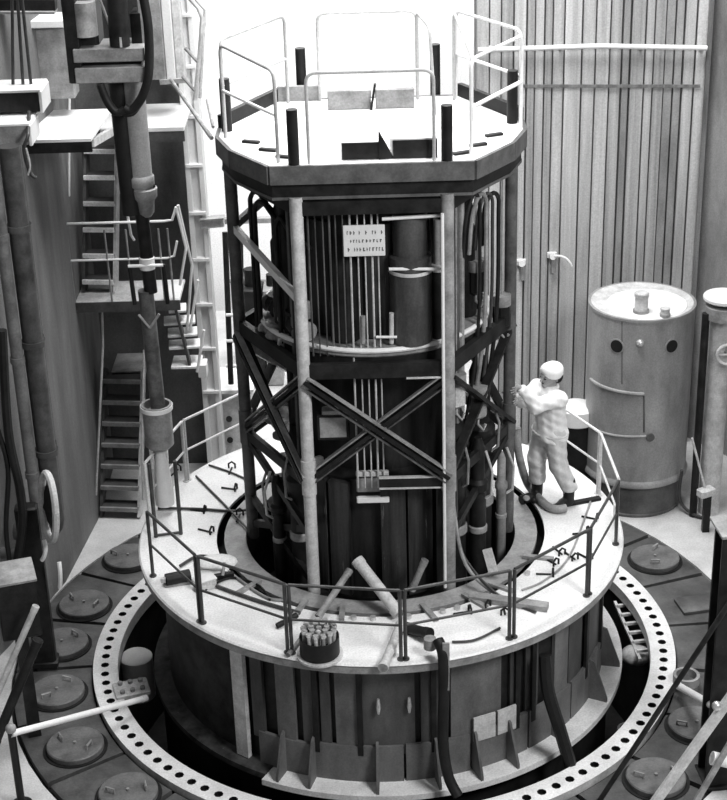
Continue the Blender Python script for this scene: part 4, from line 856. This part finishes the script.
# ================================================================ HOIST MAST
MX, MY = -2.21, 0.44
t = thing('hoist_mast', 'telescopic hoist tube hanging from a dark box head, over the left of the deck', 'hoist', (MX, MY, 0.6))
def mz(py): return gy(150, py, MY).z
def mzf(py): return gy(150, py, MY-0.26).z
def mx(px, py): return gy(px, py, MY).x
cx = mx(142, 150)
MB().tube([(mx(126, 150), MY-0.03, mz(212)), (mx(126, 150)-0.02, MY-0.03, mz(70))], 0.085, 16).build('cable_tube', BLACK, t)
MB().tube([(mx(141, 180), MY, mz(188)), (mx(141, 180), MY, mz(60))], 0.108, 22).build('outer_tube', TANKM, t)
MB().lathe([(0.11, mz(186)), (0.125, mz(184)), (0.125, mz(176)), (0.11, mz(174))], (mx(141, 180), MY, 0), 22).build('collar', MID, t)
MB().lathe([(0.05, mz(216)), (0.08, mz(212)), (0.09, mz(200)), (0.12, mz(196)), (0.125, mz(188)), (0.11, mz(187))], (mx(141, 180)+0.02, MY, 0), 22).build('coupling', MID, t)
xr_ = mx(148, 260)
MB().tube([(xr_, MY, mz(292)), (xr_-0.02, MY, mz(210))], 0.065, 16).build('inner_tube', DARK, t)
MB().lathe([(0.04, mz(269)), (0.075, mz(268)), (0.075, mz(257)), (0.04, mz(256))], (xr_-0.01, MY-0.01, 0), 16).build('clamp', WHITE, t)
MB().tube([(mx(129, 263), MY-0.07, mz(263)), (mx(164, 263), MY-0.07, mz(263))], 0.016, 8).build('cross_bar', PIPEW, t)
for a0, a1 in ((130, 135), (164, 168)): MB().tube([(mx(a0, 264), MY-0.05, mz(263)), (mx(a1, 298), MY-0.05, mz(302))], 0.022, 8).build('link', DARK, t)
xl_ = mx(153, 350)
MB().tube([(xl_, MY, mz(408)), (xl_-0.02, MY, mz(290))], 0.075, 16).build('lower_tube', mat('worn_tube', 0.10, 0.5, var=0.5, scale=6, wear=0.3, wearv=0.03), t)
for s in (-1, 1): MB().tube([(xl_+0.10*s, MY-0.06, mz(312)), (xl_, MY-0.08, mz(325))], 0.014, 6).build('hook_arm', MID, t)
MB().lathe([(0.02, mz(449)), (0.10, mz(448)), (0.145, mz(444)), (0.145, mz(408)), (0.155, mz(408)), (0.155, mz(404)), (0.13, mz(404)), (0.13, mz(412)), (0.02, mz(414))], (mx(158.5, 430), MY, 0), 26).build('gripper_cup', MID, t)
MB().lathe([(0.14, mz(409)), (0.163, mz(409)), (0.163, mz(405)), (0.14, mz(405)), (0.14, mz(409))], (mx(158.5, 430), MY, 0), 26).build('cup_rim', PIPEW, t)
for s in (-1, 1): MB().bar((mx(159, 455)+0.07*s, MY, mz(468)), (mx(159, 455)+0.08*s, MY, mz(444)), 0.03, 0.05).build('prong', STEEL, t)
MB().lathe([(0.001, mz(505)), (0.095, mz(504)), (0.10, mz(495)), (0.07, mz(462)), (0.05, mz(450)), (0.001, mz(449))], (mx(163, 480), MY, 0), 20).build('grab_tip', WHITE, t)
# box head: two side plates, shelves, back plate and machinery between
bx0, bx1 = mx(72, 60), mx(149, 60); zb0, zb1 = mzf(82), mzf(-40); bc = (bx0+bx1)/2
MB().box((bx0+0.06, MY, (zb0+zb1)/2), (0.12, 0.5, zb1-zb0), 0, 0.008).build('side_plate', DARK, t)
MB().box((bx1-0.03, MY+0.1, (zb0+zb1)/2), (0.05, 0.4, zb1-zb0), 0, 0.008).build('side_plate', MID, t)
for y0, y1, m in ((82, 66, MID), (61, 47, MID)): MB().box((bc+0.03, MY-0.06, (mzf(y0)+mzf(y1))/2), (bx1-bx0-0.06, 0.42, mzf(y1)-mzf(y0)), 0, 0.008).build('head_plate', m, t)
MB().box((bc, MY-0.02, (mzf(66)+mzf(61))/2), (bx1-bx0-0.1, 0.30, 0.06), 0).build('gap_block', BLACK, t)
MB().box((bc-0.2, MY+0.05, mzf(22)), (0.26, 0.35, 0.50), 0, 0.03).build('gearbox', DARK, t); MB().cyl((bc-0.17, MY-0.16, mzf(36)), 0.11, 0.3, 16).build('motor', MID, t)
MB().tube([(mx(122, 30), MY-0.2, mzf(46)), (mx(121, 0), MY-0.2, mz(-40))], 0.09, 14).build('spindle', DARK, t)
MB().cyl((mx(124, 40), MY-0.24, mzf(46)), 0.05, 0.09, 10).build('nut', STEEL, t); MB().box((mx(138, 30), MY+0.02, mz(30)), (0.10, 0.25, 0.36), 0, 0.01).build('panel', DARK, t)
MB().tube([(mx(100, 0), MY-0.1, mz(-10)), (mx(112, 30), MY-0.1, mz(22))], 0.012, 6).build('stay', LIGHT, t)
for pts, r, lab in (([(141, -15), (148, 25), (149, 70), (143, 95), (132, 110), (124, 108)], 0.042, 'thick black hose looping down from the hoist head at its right'),
                    ([(100, 84), (107, 101), (116, 112), (125, 110)], 0.038, 'short black hose entering the tube from the left under the hoist head'),
                    ([(146, 82), (143, 98), (134, 113), (124, 115)], 0.02, 'thin dark hose inside the loop under the hoist head')):
    tag(MB().tube(spline([gy(x, y, MY-0.28) for x, y in pts]), r, 10).build('hoist_hose', BLACK), lab, 'hose')
# ================================================================ NEAR LEFT: valve column, cabinet, poles
c = gz(47, 668, ZF); yv = c.y
zt_ = gy(46, 468, yv).z
t = thing('valve_column', 'dark steel column carrying a pale oval handwheel, at the left edge', 'column', c)
MB().box(c+V(0, 0, (zt_-ZF)/2-0.2), (0.22, 0.16, zt_-ZF-0.4), 0.1, 0.02).build('column', DARK, t)
MB().box(c+V(0, 0, 0.09), (0.26, 0.2, 0.06), 0.1, 0.01).build('foot', DARK, t)
w = gy(49, 507, yv-0.30); W_ = []
for k in range(25):
    a = 2*PI*k/24; W_.append(w+V(0.085*math.cos(a)+0.02*math.sin(a), -0.20*math.cos(a)*0.6, 0.36*math.sin(a)))
MB().tube(W_, 0.035, 8, cap=False).build('handwheel', LIGHT, t, label='pale oval handwheel')
MB().tube([w, w+V(-0.02, 0.3, 0)], 0.06, 10).build('spindle', DARK, t); MB().sphere(w+V(0.01, 0.02, 0), 0.075, 10, 7, (0.8, 1, 3.2)).build('hub', BLACK, t)
for a, b, cc_ in (((44, 540), (48, 552), (42, 560)), ((59, 562), (61, 575), (60, 588))):
    MB().tube(arc(gy(*a, yv-0.2), gy(*b, yv-0.25), gy(*cc_, yv-0.2)), 0.022, 8).build('clip', PIPEW, t)
c = gy(14, 620, -1.6); z0, z1 = gy(14, 640, -1.6).z, gy(14, 585, -1.6).z
t = thing('junction_box', 'dark box with a pale top edge at the left margin', 'box', (c.x, -1.6, ZF))
MB().box((c.x, -1.4, (z0+z1)/2), (0.36, 0.40, z1-z0), 0.3, 0.012).build('body', DARK, t); MB().box((c.x, -1.4, z1+0.012), (0.38, 0.42, 0.03), 0.3, 0.005).build('lid', MID, t)
MB().box((c.x-0.02, -1.35, (z0+ZF)/2), (0.12, 0.12, z0-ZF), 0.3).build('leg', DARK, t)
tubething(gy(-8, 706, -1.9), gy(36, 606, -1.75), 0.03, LIGHT, 'pale pole sloping up at the left edge below the dark box', 'pole', 'pole')
tubething(gy(-6, 745, -2.0), gy(38, 640, -1.9), 0.045, DARK, 'dark pole sloping beside the pale one at the left edge', 'pole', 'pole')
c = gz(22, 806, ZF); zt_ = gy(22, 734, c.y).z
t = thing('barrier_post', 'short black post at the lower left corner', 'post', c); MB().tube([c, V(c.x, c.y, zt_+0.05)], 0.035, 10).build('post', BLACK, t)
MB().sphere((c.x, c.y, zt_+0.06), 0.05, 10, 6).build('knob', MID, t); MB().cyl(c, 0.10, 0.03, 16).build('foot', DARK, t)
tubething(V(c.x, c.y-0.02, zt_+0.02), gy(146, 698, -1.05), 0.030, PIPEW, 'long pale horizontal rod reaching from the black post to the flange', 'rod', 'rod')
# ================================================================ THE WORKER
def surfnet(F, o, h):
    nx, ny, nz = F.shape; ins = F < 0
    idx = -np.ones((nx-1, ny-1, nz-1), int); acc = np.zeros((nx-1, ny-1, nz-1, 3)); cnt = np.zeros((nx-1, ny-1, nz-1))
    C8 = [(i, j, k) for i in (0, 1) for j in (0, 1) for k in (0, 1)]
    def sub(A, c): return A[c[0]:nx-1+c[0], c[1]:ny-1+c[1], c[2]:nz-1+c[2]]
    for a in range(8):
        for b in range(a+1, 8):
            ca, cb = C8[a], C8[b]
            if sum(abs(x-y) for x, y in zip(ca, cb)) != 1: continue
            fa, fb = sub(F, ca), sub(F, cb); m = (fa < 0) != (fb < 0); t = np.where(m, fa/np.where(m, fa-fb, 1), 0)
            for d in range(3): acc[..., d] += np.where(m, ca[d]+t*(cb[d]-ca[d]), 0)
            cnt += m
    act = cnt > 0; idx[act] = np.arange(act.sum())
    g = np.argwhere(act); v = (g+acc[act]/cnt[act][:, None])*h+np.array(o); fs = []
    for d in range(3):
        u, w = (d+1) % 3, (d+2) % 3
        s0 = [slice(1, n-1) for n in F.shape]; s1 = list(s0); s0[d] = slice(0, F.shape[d]-1); s1[d] = slice(1, F.shape[d])
        A, B = ins[tuple(s0)], ins[tuple(s1)]; p = np.argwhere(A != B); fl_ = A[A != B]
        off = np.ones(3, int); off[d] = 0; p = p+off
        def at(du, dw):
            q = p.copy(); q[:, u] -= du; q[:, w] -= dw; return idx[q[:, 0], q[:, 1], q[:, 2]]
        quad = np.stack([at(1, 1), at(0, 1), at(0, 0), at(1, 0)], 1)
        quad[~fl_] = quad[~fl_][:, ::-1]; fs.append(quad)
    return v, np.concatenate(fs)
def blob(prims, h, k=0.03):          # prims: (a, b, ra, rb) tapered capsules melted together; negative radius cuts
    A = np.array([[*p[0], *p[1]] for p in prims]); R = max(abs(p[2]) for p in prims)
    lo = np.minimum(A[:, :3], A[:, 3:]).min(0)-R-0.04; hi = np.maximum(A[:, :3], A[:, 3:]).max(0)+R+0.04
    n = np.ceil((hi-lo)/h).astype(int)+1
    X = np.stack(np.meshgrid(*[lo[i]+h*np.arange(n[i]) for i in range(3)], indexing='ij'), -1).astype(np.float32); F = None
    for p in prims:
        a = np.array(p[0], np.float32); b = np.array(p[1], np.float32); d = b-a; l2 = float(d@d)
        t = np.clip(((X-a)@d)/l2, 0, 1) if l2 > 1e-9 else np.zeros(X.shape[:3], np.float32)
        D = np.linalg.norm(X-a-t[..., None]*d, axis=-1)-(abs(p[2])+(abs(p[3])-abs(p[2]))*t)
        if F is None: F = D
        elif p[2] < 0: F = np.maximum(F, -D)
        else:
            kk = p[4] if len(p) > 4 else k
            e = np.clip(0.5+0.5*(D-F)/kk, 0, 1); F = F*e+D*(1-e)-kk*e*(1-e)
    v, f = surfnet(F, lo, h); mb = MB(); mb.v = [tuple(map(float, q)) for q in v]; mb.f = [tuple(map(int, q)) for q in f]; return mb
def smooth_build(mb, name, m, par):
    o = mb.build(name, m, par); o.data.polygons.foreach_set('use_smooth', [True]*len(o.data.polygons)); o.data.set_sharp_from_angle(angle=PI); return o
fx = V(-0.88, -0.47, 0).normalized(); lx = V(0, 0, 1).cross(fx)        # forward, his left (toward us)
man = thing('person', 'person in white cap, coat and trousers gripping the right tower post', 'person', (1.77, 0.45, 0))
PEL = gy(549, 444, 0.45); PEL.z = 0.90
MS = 0.92
def M_(f, l, z): return V(PEL.x, PEL.y, 0)+fx*f+lx*l+V(0, 0, z*MS)
footR, footL = V(1.60, 0.56, 0), V(1.90, 0.37, 0)
hipL, hipR = M_(0, 0.09, 0.88), M_(0, -0.09, 0.88)
ankL, ankR = footL+V(0.02, 0, 0.09), footR+V(0.02, 0, 0.09)
kneeL = (hipL+ankL)/2+fx*0.04+V(0, 0, 0.02); kneeR = (hipR+ankR)/2+fx*0.05+V(0, 0, 0.02)
CH = M_(0.01, 0, 1.20); NK = M_(0.0, 0, 1.39)
shL, shR = M_(0.02, 0.175, 1.335), M_(0.04, -0.165, 1.335)
HD = M_(-0.005, 0, 1.53)
POST = pol(RP, 0); pr = 0.058
def hand(z, th, sgn, wrist):
    # palm on the post at angle th (degrees about the post axis), fingers wrap in the sense sgn, thumb the other way
    pm = []; R0 = pr+0.014
    def on(a, dz, r=R0): return V(POST.x+r*math.cos(math.radians(a)), POST.y+r*math.sin(math.radians(a)), z+dz)
    for dz in (-0.032, -0.011, 0.010, 0.030):
        pm.append((on(th, dz, R0+0.004), on(th-sgn*38, dz*0.75, R0+0.016), 0.0145, 0.016))
    pm.append((on(th-sgn*38, 0.0, R0+0.016), wrist, 0.026, 0.026, 0.02))
    for dz, ext in ((-0.033, 92), (-0.011, 112), (0.011, 118), (0.032, 104)):
        prev = on(th, dz, R0+0.003); n = 3
        for k in range(n):
            a = th+sgn*ext*(k+1)/n; c = on(a, dz*(1+0.06*k), pr+0.010); pm.append((prev, c, 0.0095-0.0007*k, 0.009-0.0008*k, 0.006)); prev = c
    p0 = on(th-sgn*30, 0.03, R0+0.01); p1 = on(th-sgn*50, 0.058, pr+0.014); p2 = on(th-sgn*72, 0.066, pr+0.011); p3 = on(th-sgn*95, 0.068, pr+0.010)
    for a, b, r in ((p0, p1, 0.013), (p1, p2, 0.0108), (p2, p3, 0.0098)): pm.append((a, b, r, r*0.94, 0.007))
    return blob(pm, 0.0038, 0.008)
zL, zR = 1.49, 1.37
wrL = V(POST.x+0.115, POST.y+0.055, zL-0.02); wrR = V(POST.x+0.06, POST.y+0.125, zR-0.02)
def elbow(s, w, up, lo_, bend):
    d = w-s; L = d.length; k = min(L, up+lo_-0.004); m = (up*up-lo_*lo_+k*k)/(2*k); h = math.sqrt(max(up*up-m*m, 0)); n = bend-d.normalized()*bend.dot(d.normalized())
    return s+d.normalized()*m+n.normalized()*h
elL = elbow(shL, wrL, 0.30, 0.27, V(0, 0, -1)+lx*0.2); elR = elbow(shR, wrR, 0.30, 0.27, V(0, 0, -1)-lx*0.3)
# body: one continuous surface from head to ankles
up = V(0, 0, 1)
B = [(M_(-0.005, 0.05, 0.93), M_(-0.005, -0.05, 0.93), 0.125, 0.125), (M_(0, 0, 0.95), CH, 0.12, 0.125), (M_(0.02, 0.09, 1.25), M_(0.03, -0.09, 1.25), 0.10, 0.10), (CH, NK, 0.09, 0.055), (NK, HD-fx*0.02-up*0.04, 0.055, 0.05, 0.02),
     (shL, shR, 0.06, 0.06), (hipL, kneeL, 0.085, 0.055), (kneeL, ankL, 0.055, 0.038), (hipR, kneeR, 0.085, 0.055), (kneeR, ankR, 0.055, 0.038),
     (shL, elL, 0.055, 0.042), (elL, wrL, 0.042, 0.027), (shR, elR, 0.055, 0.042), (elR, wrR, 0.042, 0.027),
     (HD+up*0.03-fx*0.012, HD+up*0.025+fx*0.022, 0.090, 0.082, 0.02), (HD-up*0.015+fx*0.02, HD-up*0.075+fx*0.062, 0.066, 0.038, 0.03),
     (HD+fx*0.096+up*0.012, HD+fx*0.116-up*0.022, 0.012, 0.016, 0.015), (HD+fx*0.088-up*0.062, HD+fx*0.09-up*0.062, 0.018, 0.018, 0.015),
     (HD+fx*0.094+up*0.024+lx*0.03, HD+fx*0.094+up*0.024-lx*0.03, 0.012, 0.012, 0.02)]
for s in (-1, 1):
    B.append((HD+lx*0.084*s-fx*0.004+up*0.018, HD+lx*0.086*s-fx*0.012-up*0.022, 0.016, 0.012, 0.006))
    B.append((HD+lx*0.034*s+fx*0.107+up*0.004, HD+lx*0.034*s+fx*0.106+up*0.004, -0.013, -0.013))
body = blob(B, 0.0095, 0.035)
for hnd in (hand(zL, 34, -1, wrL), hand(zR, 58, -1, wrR)): body.add(hnd.v, hnd.f)
smooth_build(body, 'body', SKIN, man)
for s in (-1, 1): smooth_build(MB().sphere(HD+lx*0.034*s+fx*0.090+up*0.004, 0.013, 10, 7), 'eye', LEATHER, man)
MB().tube([HD+fx*0.098-up*0.052+lx*0.022, HD+fx*0.107-up*0.050, HD+fx*0.098-up*0.052-lx*0.022], 0.0055, 6).build('mouth', LEATHER, man)
MB().tube([HD+fx*0.104+up*0.026+lx*0.012, HD+fx*0.098+up*0.028+lx*0.048], 0.005, 6).tube([HD+fx*0.104+up*0.026-lx*0.012, HD+fx*0.098+up*0.028-lx*0.048], 0.005, 6).build('eyebrow', LEATHER, man)
# dark hair at the back of the neck
smooth_build(blob([(HD-fx*0.06+lx*0.04-up*0.0, HD-fx*0.06-lx*0.04-up*0.0, 0.048, 0.048), (HD-fx*0.05+lx*0.05-up*0.03, HD-fx*0.05-lx*0.05-up*0.03, 0.035, 0.035)], 0.008, 0.02), 'hair', LEATHER, man)
# soft white cap: band and puffed crown
tl = (up+fx*-0.12).normalized()
capc = HD+up*0.055-fx*0.008
cap = blob([(capc+lx*0.02, capc-lx*0.02, 0.098, 0.098), (capc+tl*0.03-fx*0.02, capc+tl*0.026+fx*0.03, 0.094, 0.088), (HD-up*0.06, HD-up*0.061, -0.112, -0.112), (HD-up*0.03+fx*0.13, HD-up*0.03+fx*0.131, -0.085, -0.085)], 0.008, 0.03)
cap.v = [(x, y, capc.z+(z-capc.z)*(0.74 if z > capc.z else 1)) for x, y, z in cap.v]
cp = smooth_build(cap, 'cap', CLOTH, man)
MB().tube([capc-up*0.022+fx*(0.103*math.cos(a))+lx*(0.098*math.sin(a))-fx*0.003 + up*0.008*math.cos(a) for a in [2*PI*k/28 for k in range(29)]], 0.012, 8, cap=False).build('cap_band', CLOTH, cp)
# coat with sleeves, collar and hem
def taper(a, b, t): return a+(b-a)*t
K = [(M_(-0.01, 0.055, 0.86), M_(-0.01, -0.055, 0.86), 0.152, 0.152), (M_(-0.005, 0.03, 0.86), CH-up*0.02, 0.15, 0.145), (M_(-0.015, 0.06, 1.02), M_(0.02, 0.09, 1.24), 0.12, 0.122), (M_(-0.015, -0.06, 1.02), M_(0.02, -0.09, 1.24), 0.12, 0.122),
     (shL, shR, 0.085, 0.085), (CH, NK-up*0.03, 0.11, 0.085), (shL, elL, 0.080, 0.075), (elL, taper(elL, wrL, 0.88), 0.076, 0.050), (shR, elR, 0.080, 0.072), (elR, taper(elR, wrR, 0.88), 0.072, 0.050),
     (elL+lx*0.01-up*0.012, elL-up*0.014, 0.066, 0.066), (M_(0.0, 0, 0.70), M_(0.0, 0, 0.54), -0.20, -0.2), (NK+up*0.10, NK+up*0.06, -0.062, -0.06)]
coat = blob(K, 0.011, 0.04)
def wrinkle(mb, amp, fr):
    out = []
    for x, y, z in mb.v:
        w = math.sin(fr*(x*1.3+z*0.9)+3*y)*math.sin(fr*0.7*(z-x*0.6)+5*y); out.append((x+amp*w*lx.x*0.6, y+amp*w*lx.y, z+amp*0.3*w))
    mb.v = out; return mb
ct = smooth_build(wrinkle(coat, 0.010, 42), 'coat', CLOTH, man)
MB().tube([NK+fx*(0.070*math.cos(a))+lx*(0.074*math.sin(a))+up*(0.008-0.018*math.cos(a)) for a in [2*PI*k/24 for k in range(25)]], 0.019, 8, cap=False).build('collar', CLOTH, ct)
for e, w in ((elL, wrL), (elR, wrR)):
    c = taper(e, w, 0.88); d = (w-e).normalized(); MB().tube([c-d*0.02, c+d*0.02], 0.053, 16).build('cuff', CLOTH, ct)
MB().tube([M_(-0.01, 0, 0.885)+fx*(0.158*math.cos(a))+lx*(0.21*math.sin(a)) for a in [2*PI*k/32 for k in range(33)]], 0.012, 8, cap=False).build('hem', CLOTHT, ct)
# trousers
T = [(M_(-0.01, 0.05, 0.90), M_(-0.01, -0.05, 0.90), 0.135, 0.135), (hipL, kneeL, 0.118, 0.092), (kneeL, ankL+up*0.12, 0.092, 0.085), (hipR, kneeR, 0.118, 0.092), (kneeR, ankR+up*0.12, 0.092, 0.085),
     (ankL-up*0.06, ankL-up*0.005, -0.12, -0.12), (ankR-up*0.06, ankR-up*0.005, -0.12, -0.12)]
smooth_build(wrinkle(blob(T, 0.011, 0.03), 0.010, 36), 'trousers', CLOTHT, man)
for p, d in ((footL, V(-0.75, -0.66, 0)), (footR, V(-0.2, -0.98, 0))):
    d = d.normalized(); b = blob([(p+V(0.02, 0, 0.05), p+V(0.02, 0, 0.27), 0.054, 0.064), (p-d*0.03+up*0.045, p+d*0.06+up*0.045, 0.044, 0.044), (p+d*0.06+up*0.042, p+d*0.14+up*0.038, 0.043, 0.036)], 0.009, 0.03)
    b.v = [(x, y, max(z, 0.004)) for x, y, z in b.v]; smooth_build(b, 'boot', LEATHER, man)
